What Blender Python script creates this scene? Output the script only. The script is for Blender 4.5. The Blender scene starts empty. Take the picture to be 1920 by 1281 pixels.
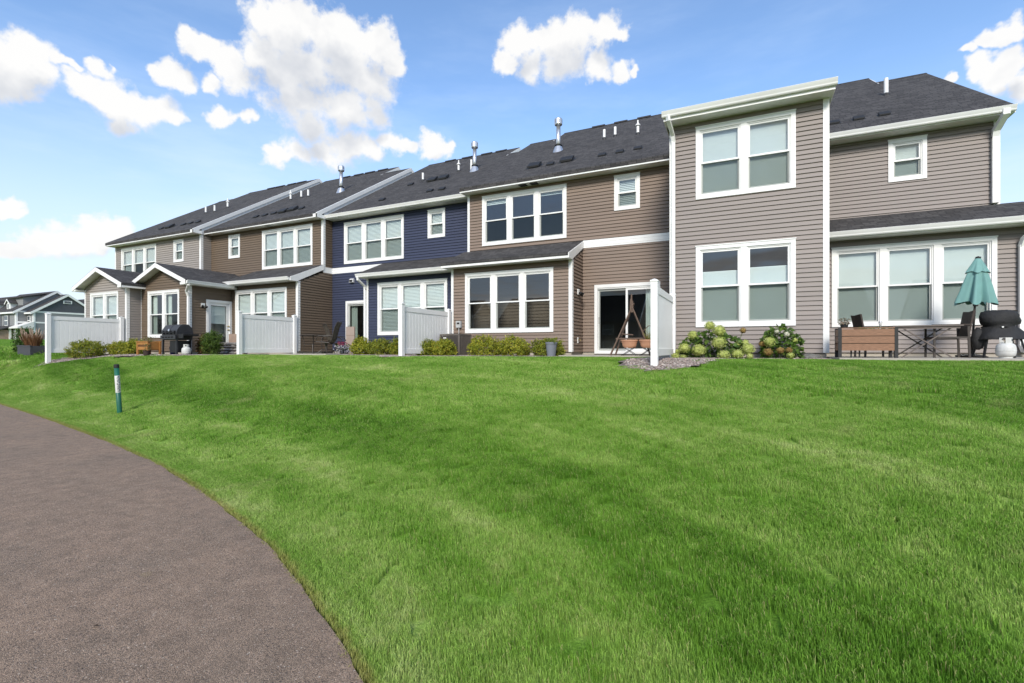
import bpy, math, random
import numpy as np
from mathutils import Vector, Matrix
random.seed(7); RNG = np.random.default_rng(11)
R = math.radians
SC = bpy.context.scene
COL = SC.collection

# ---------------------------------------------------------------- camera
EYE = 1.5
cam_data = bpy.data.cameras.new('camera'); cam = bpy.data.objects.new('camera', cam_data); COL.objects.link(cam)
cam_data.sensor_width = 36.0; cam_data.lens = 36.0*925/1920
cam_data.shift_y = 14.5/1920
cam_data.clip_start = 0.05; cam_data.clip_end = 4000
YAW = math.atan(440/925)
cam.location = (0, 0, EYE); cam.rotation_euler = (R(90), 0, YAW)
SC.camera = cam
SC.render.engine = 'CYCLES'
SC.cycles.use_denoising = True; SC.cycles.denoising_prefilter = 'ACCURATE'; SC.cycles.sample_clamp_indirect = 3.0
SC.cycles.max_bounces = 6; SC.cycles.diffuse_bounces = 3; SC.cycles.glossy_bounces = 3
SC.cycles.transmission_bounces = 4; SC.cycles.transparent_max_bounces = 12
SC.cycles.caustics_reflective = False; SC.cycles.caustics_refractive = False
SC.view_settings.view_transform = 'Standard'; SC.view_settings.look = 'None'
SC.view_settings.gamma = 1.0
SC.view_settings.exposure = 0.90

# ---------------------------------------------------------------- light
SUN_AZ = R(163)          # compass from +Y, clockwise: behind the camera, a touch to the right
SUN_EL = R(33)
sun_data = bpy.data.lights.new('sun', 'SUN'); sun = bpy.data.objects.new('sun', sun_data); COL.objects.link(sun)
sun_data.energy = 2.0; sun_data.angle = R(16); sun_data.color = (1.0, 0.935, 0.84)
to_sun = Vector((math.sin(SUN_AZ)*math.cos(SUN_EL), math.cos(SUN_AZ)*math.cos(SUN_EL), math.sin(SUN_EL)))
sun.rotation_euler = (-to_sun).to_track_quat('-Z', 'Y').to_euler()

# ---------------------------------------------------------------- node helper
class NT:
    """tiny wrapper to wire shader nodes"""
    def __init__(s, tree): s.t = tree; s.n = tree.nodes; s.l = tree.links
    def new(s, kind, **kw):
        n = s.n.new(kind)
        for k, v in kw.items(): setattr(n, k, v)
        return n
    def put(s, sock, v):
        if hasattr(v, 'is_output') or isinstance(v, bpy.types.NodeSocket): s.l.new(v, sock)
        elif v is not None: sock.default_value = v
    def math(s, op, a, b=None, c=None, clamp=False):
        n = s.new('ShaderNodeMath', operation=op, use_clamp=clamp)
        s.put(n.inputs[0], a)
        if b is not None: s.put(n.inputs[1], b)
        if c is not None: s.put(n.inputs[2], c)
        return n.outputs[0]
    def vmath(s, op, a, b=None, scale=None):
        n = s.new('ShaderNodeVectorMath', operation=op)
        s.put(n.inputs[0], a)
        if b is not None: s.put(n.inputs[1], b)
        if scale is not None: s.put(n.inputs['Scale'], scale)
        return n.outputs['Value'] if op in ('DISTANCE', 'LENGTH', 'DOT_PRODUCT') else n.outputs[0]
    def noise(s, vec, scale, detail=3.0, rough=0.55, out='Fac', dist=0.0):
        n = s.new('ShaderNodeTexNoise'); s.put(n.inputs['Vector'], vec)
        n.inputs['Scale'].default_value = scale; n.inputs['Detail'].default_value = detail
        n.inputs['Roughness'].default_value = rough; n.inputs['Distortion'].default_value = dist
        return n.outputs[out]
    def mix(s, fac, a, b, blend='MIX'):
        n = s.new('ShaderNodeMix', data_type='RGBA', blend_type=blend)
        s.put(n.inputs[0], fac)
        for i, v in ((6, a), (7, b)):
            if isinstance(v, (tuple, list)) and len(v) == 3: v = (*v, 1)
            s.put(n.inputs[i], v)
        return n.outputs[2]
    def ramp(s, fac, stops, interp='LINEAR'):
        n = s.new('ShaderNodeValToRGB'); s.put(n.inputs[0], fac)
        cr = n.color_ramp; cr.interpolation = interp
        while len(cr.elements) < len(stops): cr.elements.new(0.5)
        for e, (p, c) in zip(cr.elements, stops):
            e.position = p; e.color = (*c, 1) if isinstance(c, (tuple, list)) else (c, c, c, 1)
        return n.outputs[0]
    def maprange(s, v, a, b, c=0.0, d=1.0, smooth=False):
        n = s.new('ShaderNodeMapRange'); s.put(n.inputs[0], v)
        n.interpolation_type = 'SMOOTHSTEP' if smooth else 'LINEAR'
        for i, x in ((1, a), (2, b), (3, c), (4, d)): n.inputs[i].default_value = x
        return n.outputs[0]

# ---------------------------------------------------------------- sky with fair-weather cumulus
world = bpy.data.worlds.new('World'); SC.world = world; world.use_nodes = True
W = NT(world.node_tree); W.n.clear()
sky = W.new('ShaderNodeTexSky', sky_type='NISHITA')
sky.sun_disc = False; sky.sun_elevation = SUN_EL; sky.sun_rotation = SUN_AZ
sky.altitude = 250; sky.air_density = 1.0; sky.dust_density = 0.6; sky.ozone_density = 1.6
SKY_STRENGTH = 0.135
dirv = W.new('ShaderNodeTexCoord').outputs['Generated']
def px_dir(px, py):
    u = (px-960)/925; v = (655-py)/925
    d = Vector((u*math.cos(YAW)-math.sin(YAW), u*math.sin(YAW)+math.cos(YAW), v))
    return d.normalized(), 1/math.sqrt(1+u*u+v*v)
# cumulus puffs: bearing of each puff and its angular size
PUFFS = [(500,32,34),(545,62,56),(572,30,32),(625,62,46),(643,112,62),(705,78,36),(734,104,28),(690,150,56),(572,128,60),(500,100,44),(357,84,25),(392,92,20),(432,112,30),(460,152,30),(560,190,54),(640,205,52),(575,240,36),(700,205,32),(530,150,40),
 (14,118,56),(48,96,38),(66,132,28),(22,160,36),(110,114,15),(136,118,10),(179,124,15),(198,120,9),
 (164,164,32),(212,184,42),(214,226,28),(262,204,36),(300,208,30),(328,216,16),(150,150,18),
 (322,143,27),(345,150,22),(290,135,14),(407,150,18),(415,214,24),(394,206,15),(440,222,13),(470,226,14),
 (522,296,24),(560,288,30),(604,286,34),(655,276,36),(690,280,30),(728,264,26),(760,270,16),(808,272,26),(826,272,14),(800,290,14),
 (205,424,26),(170,440,30),(130,452,34),(80,462,32),(228,446,24),(40,468,20),(12,384,20),(30,400,16),
 (986,80,34),(1012,68,26),(1058,84,46),(1100,60,22),(1134,64,30),(1158,72,16),(951,116,22),(1000,124,32),(1060,126,36),(1115,132,30),(1165,134,20),(1192,134,9),
 (1858,66,18),(1884,58,22),(1912,46,22),(1816,93,13),(1840,76,11),(1846,118,24),(1880,128,34),(1905,110,28),(1915,160,30),(1870,164,16),(1773,148,9)]
wn1 = W.noise(dirv, 9.0, 3.0, 0.55, 'Color'); wn3 = W.noise(dirv, 30.0, 3.0, 0.6, 'Color')
half3 = (0.5, 0.5, 0.5)
warp = W.vmath('ADD', W.vmath('SCALE', W.vmath('SUBTRACT', wn1, half3), scale=0.060), W.vmath('SCALE', W.vmath('SUBTRACT', wn3, half3), scale=0.030))
FLAT = (1.0, 1.0, 1.22)
q = W.vmath('MULTIPLY', W.vmath('ADD', dirv, warp), FLAT)
q_up = W.vmath('ADD', q, tuple(to_sun*0.012+Vector((0, 0, 0.040))))
def puff_field(qv, puffs, grow=1.12):
    f = None
    for (px, py, r) in puffs:
        d, k = px_dir(px, py); rr = r/925*k*grow
        v = W.math('MULTIPLY_ADD', W.vmath('DISTANCE', qv, (d.x, d.y, d.z*FLAT[2])), -1/rr, 1.0)
        f = v if f is None else W.math('SMOOTH_MAX', f, v, 0.25)
    return f
field = puff_field(q, PUFFS)
above = puff_field(q_up, [p for p in PUFFS if p[2] >= 24], 1.15)
fine = W.noise(dirv, 42.0, 7.0, 0.62)
dens = W.math('ADD', field, W.math('MULTIPLY_ADD', fine, 1.25, -0.62))
soft = W.maprange(above, -0.2, 0.6, 0.52, 0.80, True)                 # crisp crowns, frayed bases
mask_f = W.maprange(W.math('DIVIDE', W.math('ADD', dens, 0.22), soft), 0, 1, 0, 1, True)
# scattered cumulus over the unseen rest of the sky, cover raised for whiter fill light
sx = W.new('ShaderNodeSeparateXYZ'); W.put(sx.inputs[0], dirv)
zc = W.math('MAXIMUM', sx.outputs['Z'], 0.04)
plane = W.vmath('SCALE', dirv, scale=W.math('DIVIDE', 1.0, W.math('ADD', zc, 0.12)))
gen = W.noise(plane, 1.35, 6.0, 0.58)
axis, _ = px_dir(960, 300)
front = W.maprange(W.vmath('DOT_PRODUCT', dirv, tuple(axis)), 0.50, 0.66, 0, 1, True)
mask_g = W.maprange(gen, 0.47, 0.62, 0, 1, True)
mask_g = W.math('MULTIPLY', mask_g, W.maprange(sx.outputs['Z'], 0.0, 0.12, 0, 1, True))
# thin high haze veil, stronger towards the left and the horizon
veil = W.noise(W.vmath('MULTIPLY', dirv, (1.6, 1.6, 7.0)), 1.7, 5.0, 0.6)
veil_amt = W.math('MULTIPLY', W.maprange(veil, 0.42, 0.75, 0.0, 0.5, True), W.maprange(sx.outputs['Z'], 0.55, 0.1, 0.25, 1.0, True))
# puff shading: bright crowns towards the sun, soft grey bellies
wn2 = W.noise(dirv, 13.0, 4.0, 0.6)
belly = W.noise(W.vmath('ADD', dirv, (0.0, 0.0, -0.035)), 13.0, 3.0, 0.5)
relief = W.math('SUBTRACT', wn2, belly)
under = W.maprange(above, -0.15, 0.75, 0, 1, True)
shade = W.math('ADD', W.math('MULTIPLY', relief, 1.3), W.math('MULTIPLY_ADD', under, -0.78, 1.08), clamp=True)
CLOUD_LO, CLOUD_HI = (0.35, 0.365, 0.395), (0.545, 0.54, 0.53)
cl_col = W.mix(shade, CLOUD_LO, CLOUD_HI)
skyc = W.mix(1.0, sky.outputs[0], (SKY_STRENGTH*0.90, SKY_STRENGTH*0.985, SKY_STRENGTH*1.06), 'MULTIPLY')
skyc = W.mix(veil_amt, skyc, (0.46, 0.55, 0.68))
lowpale = W.maprange(sx.outputs['Z'], 0.02, 0.46, 0.85, 0.0, True)
skyc = W.mix(lowpale, skyc, (0.44, 0.49, 0.565))
gshade = W.math('ADD', W.math('MULTIPLY', relief, 2.2), W.maprange(gen, 0.55, 0.75, 0.9, 0.62), clamp=True)
g_col = W.mix(gshade, CLOUD_LO, CLOUD_HI)
bg_far = W.new('ShaderNodeBackground'); W.put(bg_far.inputs[0], W.mix(W.math('MULTIPLY', mask_g, 0.97), skyc, g_col))
bg_near = W.new('ShaderNodeBackground'); W.put(bg_near.inputs[0], W.mix(W.math('MULTIPLY', mask_f, 0.97), skyc, cl_col))
mxs = W.new('ShaderNodeMixShader'); W.put(mxs.inputs[0], front); W.l.new(bg_far.outputs[0], mxs.inputs[1]); W.l.new(bg_near.outputs[0], mxs.inputs[2])
wo = W.new('ShaderNodeOutputWorld'); W.l.new(mxs.outputs[0], wo.inputs[0])
world.cycles.sampling_method = 'MANUAL'; world.cycles.sample_map_resolution = 512

# ---------------------------------------------------------------- mesh helpers
class MB:
    def __init__(s): s.v = []; s.f = []
    def add(s, vs, fs):
        n = len(s.v); s.v += [tuple(map(float, p)) for p in vs]; s.f += [tuple(i+n for i in q) for q in fs]; return s
    def box(s, x0, x1, y0, y1, z0, z1):
        if x0 > x1: x0, x1 = x1, x0
        if y0 > y1: y0, y1 = y1, y0
        if z0 > z1: z0, z1 = z1, z0
        return s.add([(x0,y0,z0),(x1,y0,z0),(x1,y1,z0),(x0,y1,z0),(x0,y0,z1),(x1,y0,z1),(x1,y1,z1),(x0,y1,z1)],
                     [(0,3,2,1),(4,5,6,7),(0,1,5,4),(1,2,6,5),(2,3,7,6),(3,0,4,7)])
    def cbox(s, c, d): return s.box(c[0]-d[0]/2, c[0]+d[0]/2, c[1]-d[1]/2, c[1]+d[1]/2, c[2]-d[2]/2, c[2]+d[2]/2)
    def prism(s, poly, a0, a1, axis='x'):
        """poly: 2D points; extruded along axis between a0 and a1 (x: poly=(y,z); y: poly=(x,z); z: poly=(x,y))"""
        def mk(a, p):
            return (a, p[0], p[1]) if axis == 'x' else (p[0], a, p[1]) if axis == 'y' else (p[0], p[1], a)
        n = len(poly)
        vs = [mk(a0, p) for p in poly]+[mk(a1, p) for p in poly]
        fs = [tuple(range(n-1, -1, -1)), tuple(range(n, 2*n))]+[(i, (i+1) % n, n+(i+1) % n, n+i) for i in range(n)]
        return s.add(vs, fs)
    def tube(s, pts, r, n=8, rs=None, caps=True):
        pts = [Vector(p) for p in pts]; rings = []
        up = Vector((0, 0, 1))
        for i, p in enumerate(pts):
            t = (pts[min(i+1, len(pts)-1)]-pts[max(i-1, 0)]).normalized()
            a = t.cross(up)
            if a.length < 1e-3: a = t.cross(Vector((1, 0, 0)))
            a.normalize(); b = a.cross(t); rad = rs[i] if rs else r
            rings.append([p+(a*math.cos(2*math.pi*k/n)+b*math.sin(2*math.pi*k/n))*rad for k in range(n)])
        vs = [tuple(v) for rg in rings for v in rg]; fs = []
        for i in range(len(rings)-1):
            for k in range(n):
                fs.append((i*n+k, i*n+(k+1) % n, (i+1)*n+(k+1) % n, (i+1)*n+k))
        if caps: fs += [tuple(range(n-1, -1, -1)), tuple((len(rings)-1)*n+k for k in range(n))]
        return s.add(vs, fs)
    def lathe(s, prof, n=20, c=(0, 0, 0)):
        vs = []; fs = []
        for r, z in prof:
            for k in range(n):
                a = 2*math.pi*k/n; vs.append((c[0]+r*math.cos(a), c[1]+r*math.sin(a), c[2]+z))
        for i in range(len(prof)-1):
            for k in range(n): fs.append((i*n+k, i*n+(k+1) % n, (i+1)*n+(k+1) % n, (i+1)*n+k))
        fs += [tuple(range(n-1, -1, -1)), tuple((len(prof)-1)*n+k for k in range(n))]
        return s.add(vs, fs)
    def bar(s, a, b, w, h):
        """rectangular bar from a to b"""
        a = Vector(a); b = Vector(b); t = (b-a).normalized(); u = t.cross(Vector((0, 0, 1)))
        if u.length < 1e-3: u = Vector((1, 0, 0))
        u.normalize(); v = u.cross(t); vs = []
        for p in (a, b):
            for x, y in ((-1,-1),(1,-1),(1,1),(-1,1)): vs.append(tuple(p+u*x*w/2+v*y*h/2))
        return s.add(vs, [(0,3,2,1),(4,5,6,7),(0,1,5,4),(1,2,6,5),(2,3,7,6),(3,0,4,7)])
    def mesh(s, name, smooth=False):
        m = bpy.data.meshes.new(name); m.from_pydata(s.v, [], s.f); m.update()
        if smooth:
            m.polygons.foreach_set('use_smooth', [True]*len(m.polygons))
        return m

def np_mesh(name, V, F):
    """V (n,3), F (m,4) or (m,3) numpy arrays -> mesh"""
    m = bpy.data.meshes.new(name); k = F.shape[1]
    m.vertices.add(len(V)); m.vertices.foreach_set('co', np.asarray(V, np.float32).ravel())
    m.loops.add(F.size); m.loops.foreach_set('vertex_index', np.asarray(F, np.int32).ravel())
    m.polygons.add(len(F)); m.polygons.foreach_set('loop_start', np.arange(0, F.size, k, dtype=np.int32))
    m.update(calc_edges=True); return m

def link(name, data, mat=None, parent=None, loc=(0, 0, 0), rz=0.0, scale=None):
    o = bpy.data.objects.new(name, data); COL.objects.link(o)
    if mat is not None and data is not None and len(data.materials) == 0: data.materials.append(mat)
    o.location = loc; o.rotation_euler = (0, 0, rz)
    if scale: o.scale = scale
    if parent is not None: o.parent = parent
    return o
def obj(name, mb, mat, parent=None, loc=(0, 0, 0), rz=0.0, smooth=False):
    return link(name, mb.mesh(name, smooth), mat, parent, loc, rz)
def tag(o, label, cat, group=None):
    o['label'] = label; o['category'] = cat
    if group: o['group'] = group
    return o
def thing(name, label, cat, loc=(0, 0, 0), rz=0.0, group=None):
    o = bpy.data.objects.new(name, None); COL.objects.link(o); o.empty_display_size = 0.3
    o.location = loc; o.rotation_euler = (0, 0, rz); return tag(o, label, cat, group)
def struct(name, data, mat, kind='structure'):
    o = link(name, data, mat); o['kind'] = kind; return o
def dup(src, parent=None, loc=None, rz=None):
    c = src.copy(); COL.objects.link(c); c.parent = parent
    if loc is not None: c.location = loc
    if rz is not None: c.rotation_euler = (0, 0, rz)
    for ch in list(src.children): dup(ch, c)
    return c

# ---------------------------------------------------------------- materials
MATS = {}
def pbr(name, col, rough=0.6, var=0.08, vscale=6.0, bump=0.0, bscale=60.0, metal=0.0, spec=0.5, island=0.0, objrand=0.0, col2=None, stretch=None):
    """principled surface with soft colour variation and fine relief"""
    m = bpy.data.materials.new(name); m.use_nodes = True; t = NT(m.node_tree)
    b = t.n['Principled BSDF']; pos = t.new('ShaderNodeNewGeometry')
    p = pos.outputs['Position']
    if stretch: p = t.vmath('MULTIPLY', p, stretch)
    c2 = col2 or tuple(x*(1-var*2.2) for x in col)
    fac = t.maprange(t.noise(p, vscale, 5.0, 0.6), 0.3, 0.75)
    c = t.mix(fac, tuple(x*(1+var*0.6) for x in col), c2)
    if island:
        rr = t.maprange(pos.outputs['Random Per Island'], 0, 1, 1-island, 1+island)
        c = t.mix(1.0, c, t.new('ShaderNodeCombineColor').outputs[0], 'MULTIPLY') if False else t.vmath('SCALE', c, scale=rr)
    if objrand:
        oi = t.new('ShaderNodeObjectInfo'); rr = t.maprange(oi.outputs['Random'], 0, 1, 1-objrand, 1+objrand)
        c = t.vmath('SCALE', c, scale=rr)
    t.put(b.inputs['Base Color'], c)
    b.inputs['Roughness'].default_value = rough; b.inputs['Metallic'].default_value = metal
    b.inputs['Specular IOR Level'].default_value = spec
    if bump:
        bn = t.new('ShaderNodeBump'); bn.inputs['Strength'].default_value = bump; bn.inputs['Distance'].default_value = 0.01
        t.put(bn.inputs['Height'], t.noise(p, bscale, 4.0, 0.6)); t.put(b.inputs['Normal'], bn.outputs[0])
    MATS[name] = m; return m

WHITE = pbr('white_trim', (0.80, 0.80, 0.785), 0.45, 0.035, 2.0)
VINYL = pbr('white_vinyl', (0.86, 0.855, 0.84), 0.38, 0.03, 1.5)
SOFFIT = pbr('soffit_white', (0.70, 0.69, 0.66), 0.6, 0.04, 3.0)
SID = {'grey': pbr('siding_grey', (0.252, 0.217, 0.199), 0.6, 0.04, 1.2, 0.10, 90, objrand=0.025, stretch=(0.3, 0.3, 2)),
       'pale': pbr('siding_pale_grey', (0.30, 0.268, 0.242), 0.6, 0.04, 1.2, 0.10, 90, objrand=0.025, stretch=(0.3, 0.3, 2)),
       'umber': pbr('siding_umber', (0.142, 0.104, 0.071), 0.6, 0.05, 1.2, 0.10, 90, objrand=0.03, stretch=(0.3, 0.3, 2)),
       'brown': pbr('siding_brown', (0.212, 0.157, 0.121), 0.6, 0.05, 1.2, 0.10, 90, objrand=0.03, stretch=(0.3, 0.3, 2)),
       'navy': pbr('siding_navy', (0.032, 0.040, 0.078), 0.55, 0.05, 1.2, 0.10, 90, objrand=0.03, stretch=(0.3, 0.3, 2))}
CONC = pbr('concrete', (0.42, 0.385, 0.325), 0.85, 0.08, 3.0, 0.25, 40)
BLACKM = pbr('black_metal', (0.014, 0.014, 0.015), 0.5, 0.1, 8.0)
BLACKP = pbr('black_plastic', (0.018, 0.018, 0.019), 0.6, 0.1, 8.0)
DARKB = pbr('dark_bronze', (0.045, 0.036, 0.030), 0.45, 0.1, 8.0)
STEEL = pbr('galvanised_steel', (0.62, 0.63, 0.65), 0.32, 0.06, 6.0, metal=0.85)
PVC = pbr('white_pvc', (0.80, 0.80, 0.79), 0.4, 0.04, 4.0)
BRASS = pbr('brass', (0.35, 0.27, 0.12), 0.35, 0.1, 8.0, metal=0.8)
DARKIN = pbr('interior_wall', (0.16, 0.15, 0.14), 0.9, 0.05, 2.0)
FABRICW = pbr('white_blind', (0.72, 0.76, 0.74), 0.8, 0.02, 1.0)
CURT = pbr('pale_curtain', (0.55, 0.60, 0.55), 0.9, 0.05, 2.0)

def shingle(name, along='x'):
    m = bpy.data.materials.new(name); m.use_nodes = True; t = NT(m.node_tree); b = t.n['Principled BSDF']
    g = t.new('ShaderNodeNewGeometry'); s = t.new('ShaderNodeSeparateXYZ'); t.put(s.inputs[0], g.outputs['Position'])
    cv = t.new('ShaderNodeCombineXYZ')
    if along == 'x': t.put(cv.inputs[0], s.outputs['X']); t.put(cv.inputs[1], t.math('MULTIPLY', s.outputs['Z'], 1.9))
    else: t.put(cv.inputs[0], s.outputs['Y']); t.put(cv.inputs[1], t.math('MULTIPLY', s.outputs['Z'], 2.7))
    br = t.new('ShaderNodeTexBrick'); t.put(br.inputs['Vector'], cv.outputs[0])
    br.inputs['Scale'].default_value = 1.0; br.inputs['Brick Width'].default_value = 0.26; br.inputs['Row Height'].default_value = 0.145
    br.inputs['Mortar Size'].default_value = 0.008; br.inputs['Mortar Smooth'].default_value = 0.3; br.inputs['Bias'].default_value = -0.1
    br.offset = 0.37; br.squash = 0.6; br.squash_frequency = 3
    br.inputs['Color1'].default_value = (0.078, 0.074, 0.073, 1); br.inputs['Color2'].default_value = (0.042, 0.040, 0.040, 1)
    br.inputs['Mortar'].default_value = (0.018, 0.018, 0.019, 1)
    big = t.maprange(t.noise(g.outputs['Position'], 0.9, 4.0, 0.6), 0.3, 0.7, 0.9, 1.1)
    gr = t.maprange(t.noise(g.outputs['Position'], 55, 3.0, 0.7), 0.3, 0.7, 0.78, 1.25)
    t.put(b.inputs['Base Color'], t.vmath('SCALE', br.outputs['Color'], scale=t.math('MULTIPLY', big, gr)))
    b.inputs['Roughness'].default_value = 0.92; b.inputs['Specular IOR Level'].default_value = 0.25
    bn = t.new('ShaderNodeBump'); bn.inputs['Strength'].default_value = 0.55; bn.inputs['Distance'].default_value = 0.012
    t.put(bn.inputs['Height'], t.math('ADD', t.math('SUBTRACT', 1.0, br.outputs['Fac']), t.math('MULTIPLY', br.outputs['Color'], 3.0)))
    t.put(b.inputs['Normal'], bn.outputs[0]); return m
SHING = shingle('asphalt_shingles', 'x'); SHING_Y = shingle('asphalt_shingles_side', 'y')

def glass_mat():
    m = bpy.data.materials.new('window_glass'); m.use_nodes = True; t = NT(m.node_tree); t.n.clear()
    lw = t.new('ShaderNodeNewGeometry')
    cosi = t.math('ABSOLUTE', t.vmath('DOT_PRODUCT', lw.outputs['Normal'], lw.outputs['Incoming']))
    fr = t.math('MULTIPLY_ADD', t.math('POWER', t.math('SUBTRACT', 1.0, cosi, clamp=True), 5.0), 0.90, 0.10)   # double glazing, same from both sides
    tr = t.new('ShaderNodeBsdfTransparent'); tr.inputs[0].default_value = (0.90, 0.955, 0.95, 1)
    gl = t.new('ShaderNodeBsdfGlossy'); gl.inputs['Roughness'].default_value = 0.0; gl.inputs[0].default_value = (0.95, 0.97, 1, 1)
    bn = t.new('ShaderNodeBump'); bn.inputs['Strength'].default_value = 0.02; bn.inputs['Distance'].default_value = 0.02
    t.put(bn.inputs['Height'], t.noise(t.new('ShaderNodeNewGeometry').outputs['Position'], 1.6, 1.0)); t.put(gl.inputs['Normal'], bn.outputs[0])
    mx = t.new('ShaderNodeMixShader'); t.put(mx.inputs[0], fr); t.l.new(tr.outputs[0], mx.inputs[1]); t.l.new(gl.outputs[0], mx.inputs[2])
    o = t.new('ShaderNodeOutputMaterial'); t.l.new(mx.outputs[0], o.inputs[0]); return m
GLASS = glass_mat()
def screen_mat():
    m = bpy.data.materials.new('insect_screen'); m.use_nodes = True; t = NT(m.node_tree); t.n.clear()
    tr = t.new('ShaderNodeBsdfTransparent'); tr.inputs[0].default_value = (0.68, 0.695, 0.68, 1)      # fine dark mesh: halves what is seen through it
    o = t.new('ShaderNodeOutputMaterial'); t.l.new(tr.outputs[0], o.inputs[0]); return m
SCREEN = screen_mat()

def leaf_mat(name, c_a, c_b, c_c=None, rough=0.55, trans=0.25):
    m = bpy.data.materials.new(name); m.use_nodes = True; t = NT(m.node_tree); b = t.n['Principled BSDF']
    g = t.new('ShaderNodeNewGeometry'); r = g.outputs['Random Per Island']
    st = [(0.0, c_a), (0.75, c_b), (1.0, c_c or c_b)]
    c = t.ramp(r, st); n = t.maprange(t.noise(g.outputs['Position'], 4.0, 3.0), 0.3, 0.7, 0.75, 1.2)
    t.put(b.inputs['Base Color'], t.vmath('SCALE', c, scale=n)); b.inputs['Roughness'].default_value = rough
    b.inputs['Specular IOR Level'].default_value = 0.3
    tl = t.new('ShaderNodeBsdfTranslucent'); t.put(tl.inputs[0], c)
    mx = t.new('ShaderNodeMixShader'); mx.inputs[0].default_value = trans
    t.l.new(b.outputs[0], mx.inputs[1]); t.l.new(tl.outputs[0], mx.inputs[2]); t.l.new(mx.outputs[0], t.n['Material Output'].inputs[0])
    return m
# ================================================================ GROUND
EDGE = [(-90,26),(-60,15.5),(-45,11.6),(-34,9.3),(-26,7.65),(-18.6,6.22),(-14,5.38),(-9.5,4.46),(-7,3.87),(-4.84,3.19),(-3.4,2.66),(-2.26,2.13),(-1.54,1.72),(-0.6,1.08),(0.4,0.25),(1.4,-0.8),(2.4,-2.1),(4,-4.8),(6,-9.5)]
_ex = np.array([e[0] for e in EDGE], float); _ey = np.array([e[1] for e in EDGE], float)
_xs = np.linspace(-90, 6, 3000)
_ys = np.interp(_xs, _ex, _ey)
for _ in range(3):
    k = 9; _ys = np.convolve(np.pad(_ys, k, mode='reflect', reflect_type='odd'), np.ones(2*k+1)/(2*k+1), 'valid')
def edge_y(X): return np.interp(X, _xs, _ys)
SLAB = 1.33
def smooth01(s): s = np.clip(s, 0, 1); return s*s*(3-2*s)
def ground_z(X, Y):
    X = np.asarray(X, float); Y = np.asarray(Y, float)
    ye = np.clip(edge_y(X), -1.5, 8.0); d = Y-ye
    s = np.clip(d/(10.9-ye), 0, 1)
    p = 0.55*s+0.45*smooth01(s)
    hump = 0.025*np.sin(X*0.9+Y*0.7)*np.sin(Y*1.1-X*0.35)*smooth01(s*4)*smooth01((1-s)*4)
    left = np.clip(-X-25, 0, 200)*0.0205*smooth01((Y-7)/6)
    rise = np.clip(-X-18, 0, 7)*0.135*smooth01(d/2.6)*(1-p)
    return -0.02+p*1.30+hump+left+rise
def gz(x, y): return float(ground_z(x, y))

# lawn colour shared by the soil sheet and the blades: mown bands along the path, light and dark of leaning blades painted in; dry and lush patches
def lawn_colour(t):
    g = t.new('ShaderNodeNewGeometry'); p = g.outputs['Position']
    s = t.new('ShaderNodeSeparateXYZ'); t.put(s.inputs[0], p)
    fc = t.new('ShaderNodeFloatCurve'); cu = fc.mapping.curves[0]
    xs = [-26, -18.6, -9.5, -4.84, -2.26, -0.6, 1.4, 4]
    for i, x in enumerate(xs):
        px, py = (x+26)/30, (float(edge_y(x))+6)/16
        if i < 2: cu.points[0 if i == 0 else 1].location = (px, py)
        else: cu.points.new(px, py)
    fc.mapping.update()
    t.put(fc.inputs['Value'], t.math('DIVIDE', t.math('ADD', s.outputs['X'], 26.0), 30.0, clamp=True))
    d = t.math('SUBTRACT', s.outputs['Y'], t.math('MULTIPLY_ADD', fc.outputs[0], 16.0, -6.0))
    wob = t.noise(t.vmath('MULTIPLY', p, (1, 1, 0)), 0.5, 3.0, 0.6)
    dd = t.math('ADD', d, t.math('MULTIPLY_ADD', wob, 1.8, -0.9))
    band = t.ramp(t.math('DIVIDE', dd, 9.0, clamp=True),
                  [(0.0, 0.55), (0.06, 0.62), (0.10, 0.46), (0.15, 0.66), (0.20, 0.22), (0.29, 0.12), (0.36, 0.52), (0.46, 0.40), (0.58, 0.62), (0.68, 0.46), (0.80, 0.55), (0.9, 0.30), (1.0, 0.22)])
    al = t.new('ShaderNodeCombineXYZ'); t.put(al.inputs[0], t.math('MULTIPLY', s.outputs['X'], 0.42)); t.put(al.inputs[1], t.math('MULTIPLY', d, 1.25))
    streak = t.noise(al.outputs[0], 1.25, 4.0, 0.6); mot = t.noise(t.vmath('MULTIPLY', p, (1, 1, 0)), 3.6, 5.0, 0.7)
    f = t.math('ADD', band, t.math('ADD', t.math('MULTIPLY_ADD', streak, 1.5, -0.75), t.math('MULTIPLY_ADD', mot, 1.1, -0.55)), clamp=True)
    c = t.ramp(f, [(0.0, (0.105, 0.245, 0.020)), (0.35, (0.190, 0.365, 0.044)), (0.7, (0.315, 0.470, 0.100)), (1.0, (0.50, 0.58, 0.22))])
    dry = t.math('MULTIPLY', t.maprange(t.noise(p, 0.9, 4.0, 0.65), 0.58, 0.74, 0, 0.55, True), t.maprange(d, 0.0, 9.0, 1.0, 0.75))
    c = t.mix(dry, c, (0.37, 0.41, 0.15))
    rim = t.maprange(t.math('ADD', d, t.math('MULTIPLY_ADD', t.noise(p, 9.0, 3.0), 0.16, -0.08)), 0.0, 0.10, 0.55, 0.0, True)
    c = t.mix(rim, c, (0.42, 0.30, 0.12))
    return c, g
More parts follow.
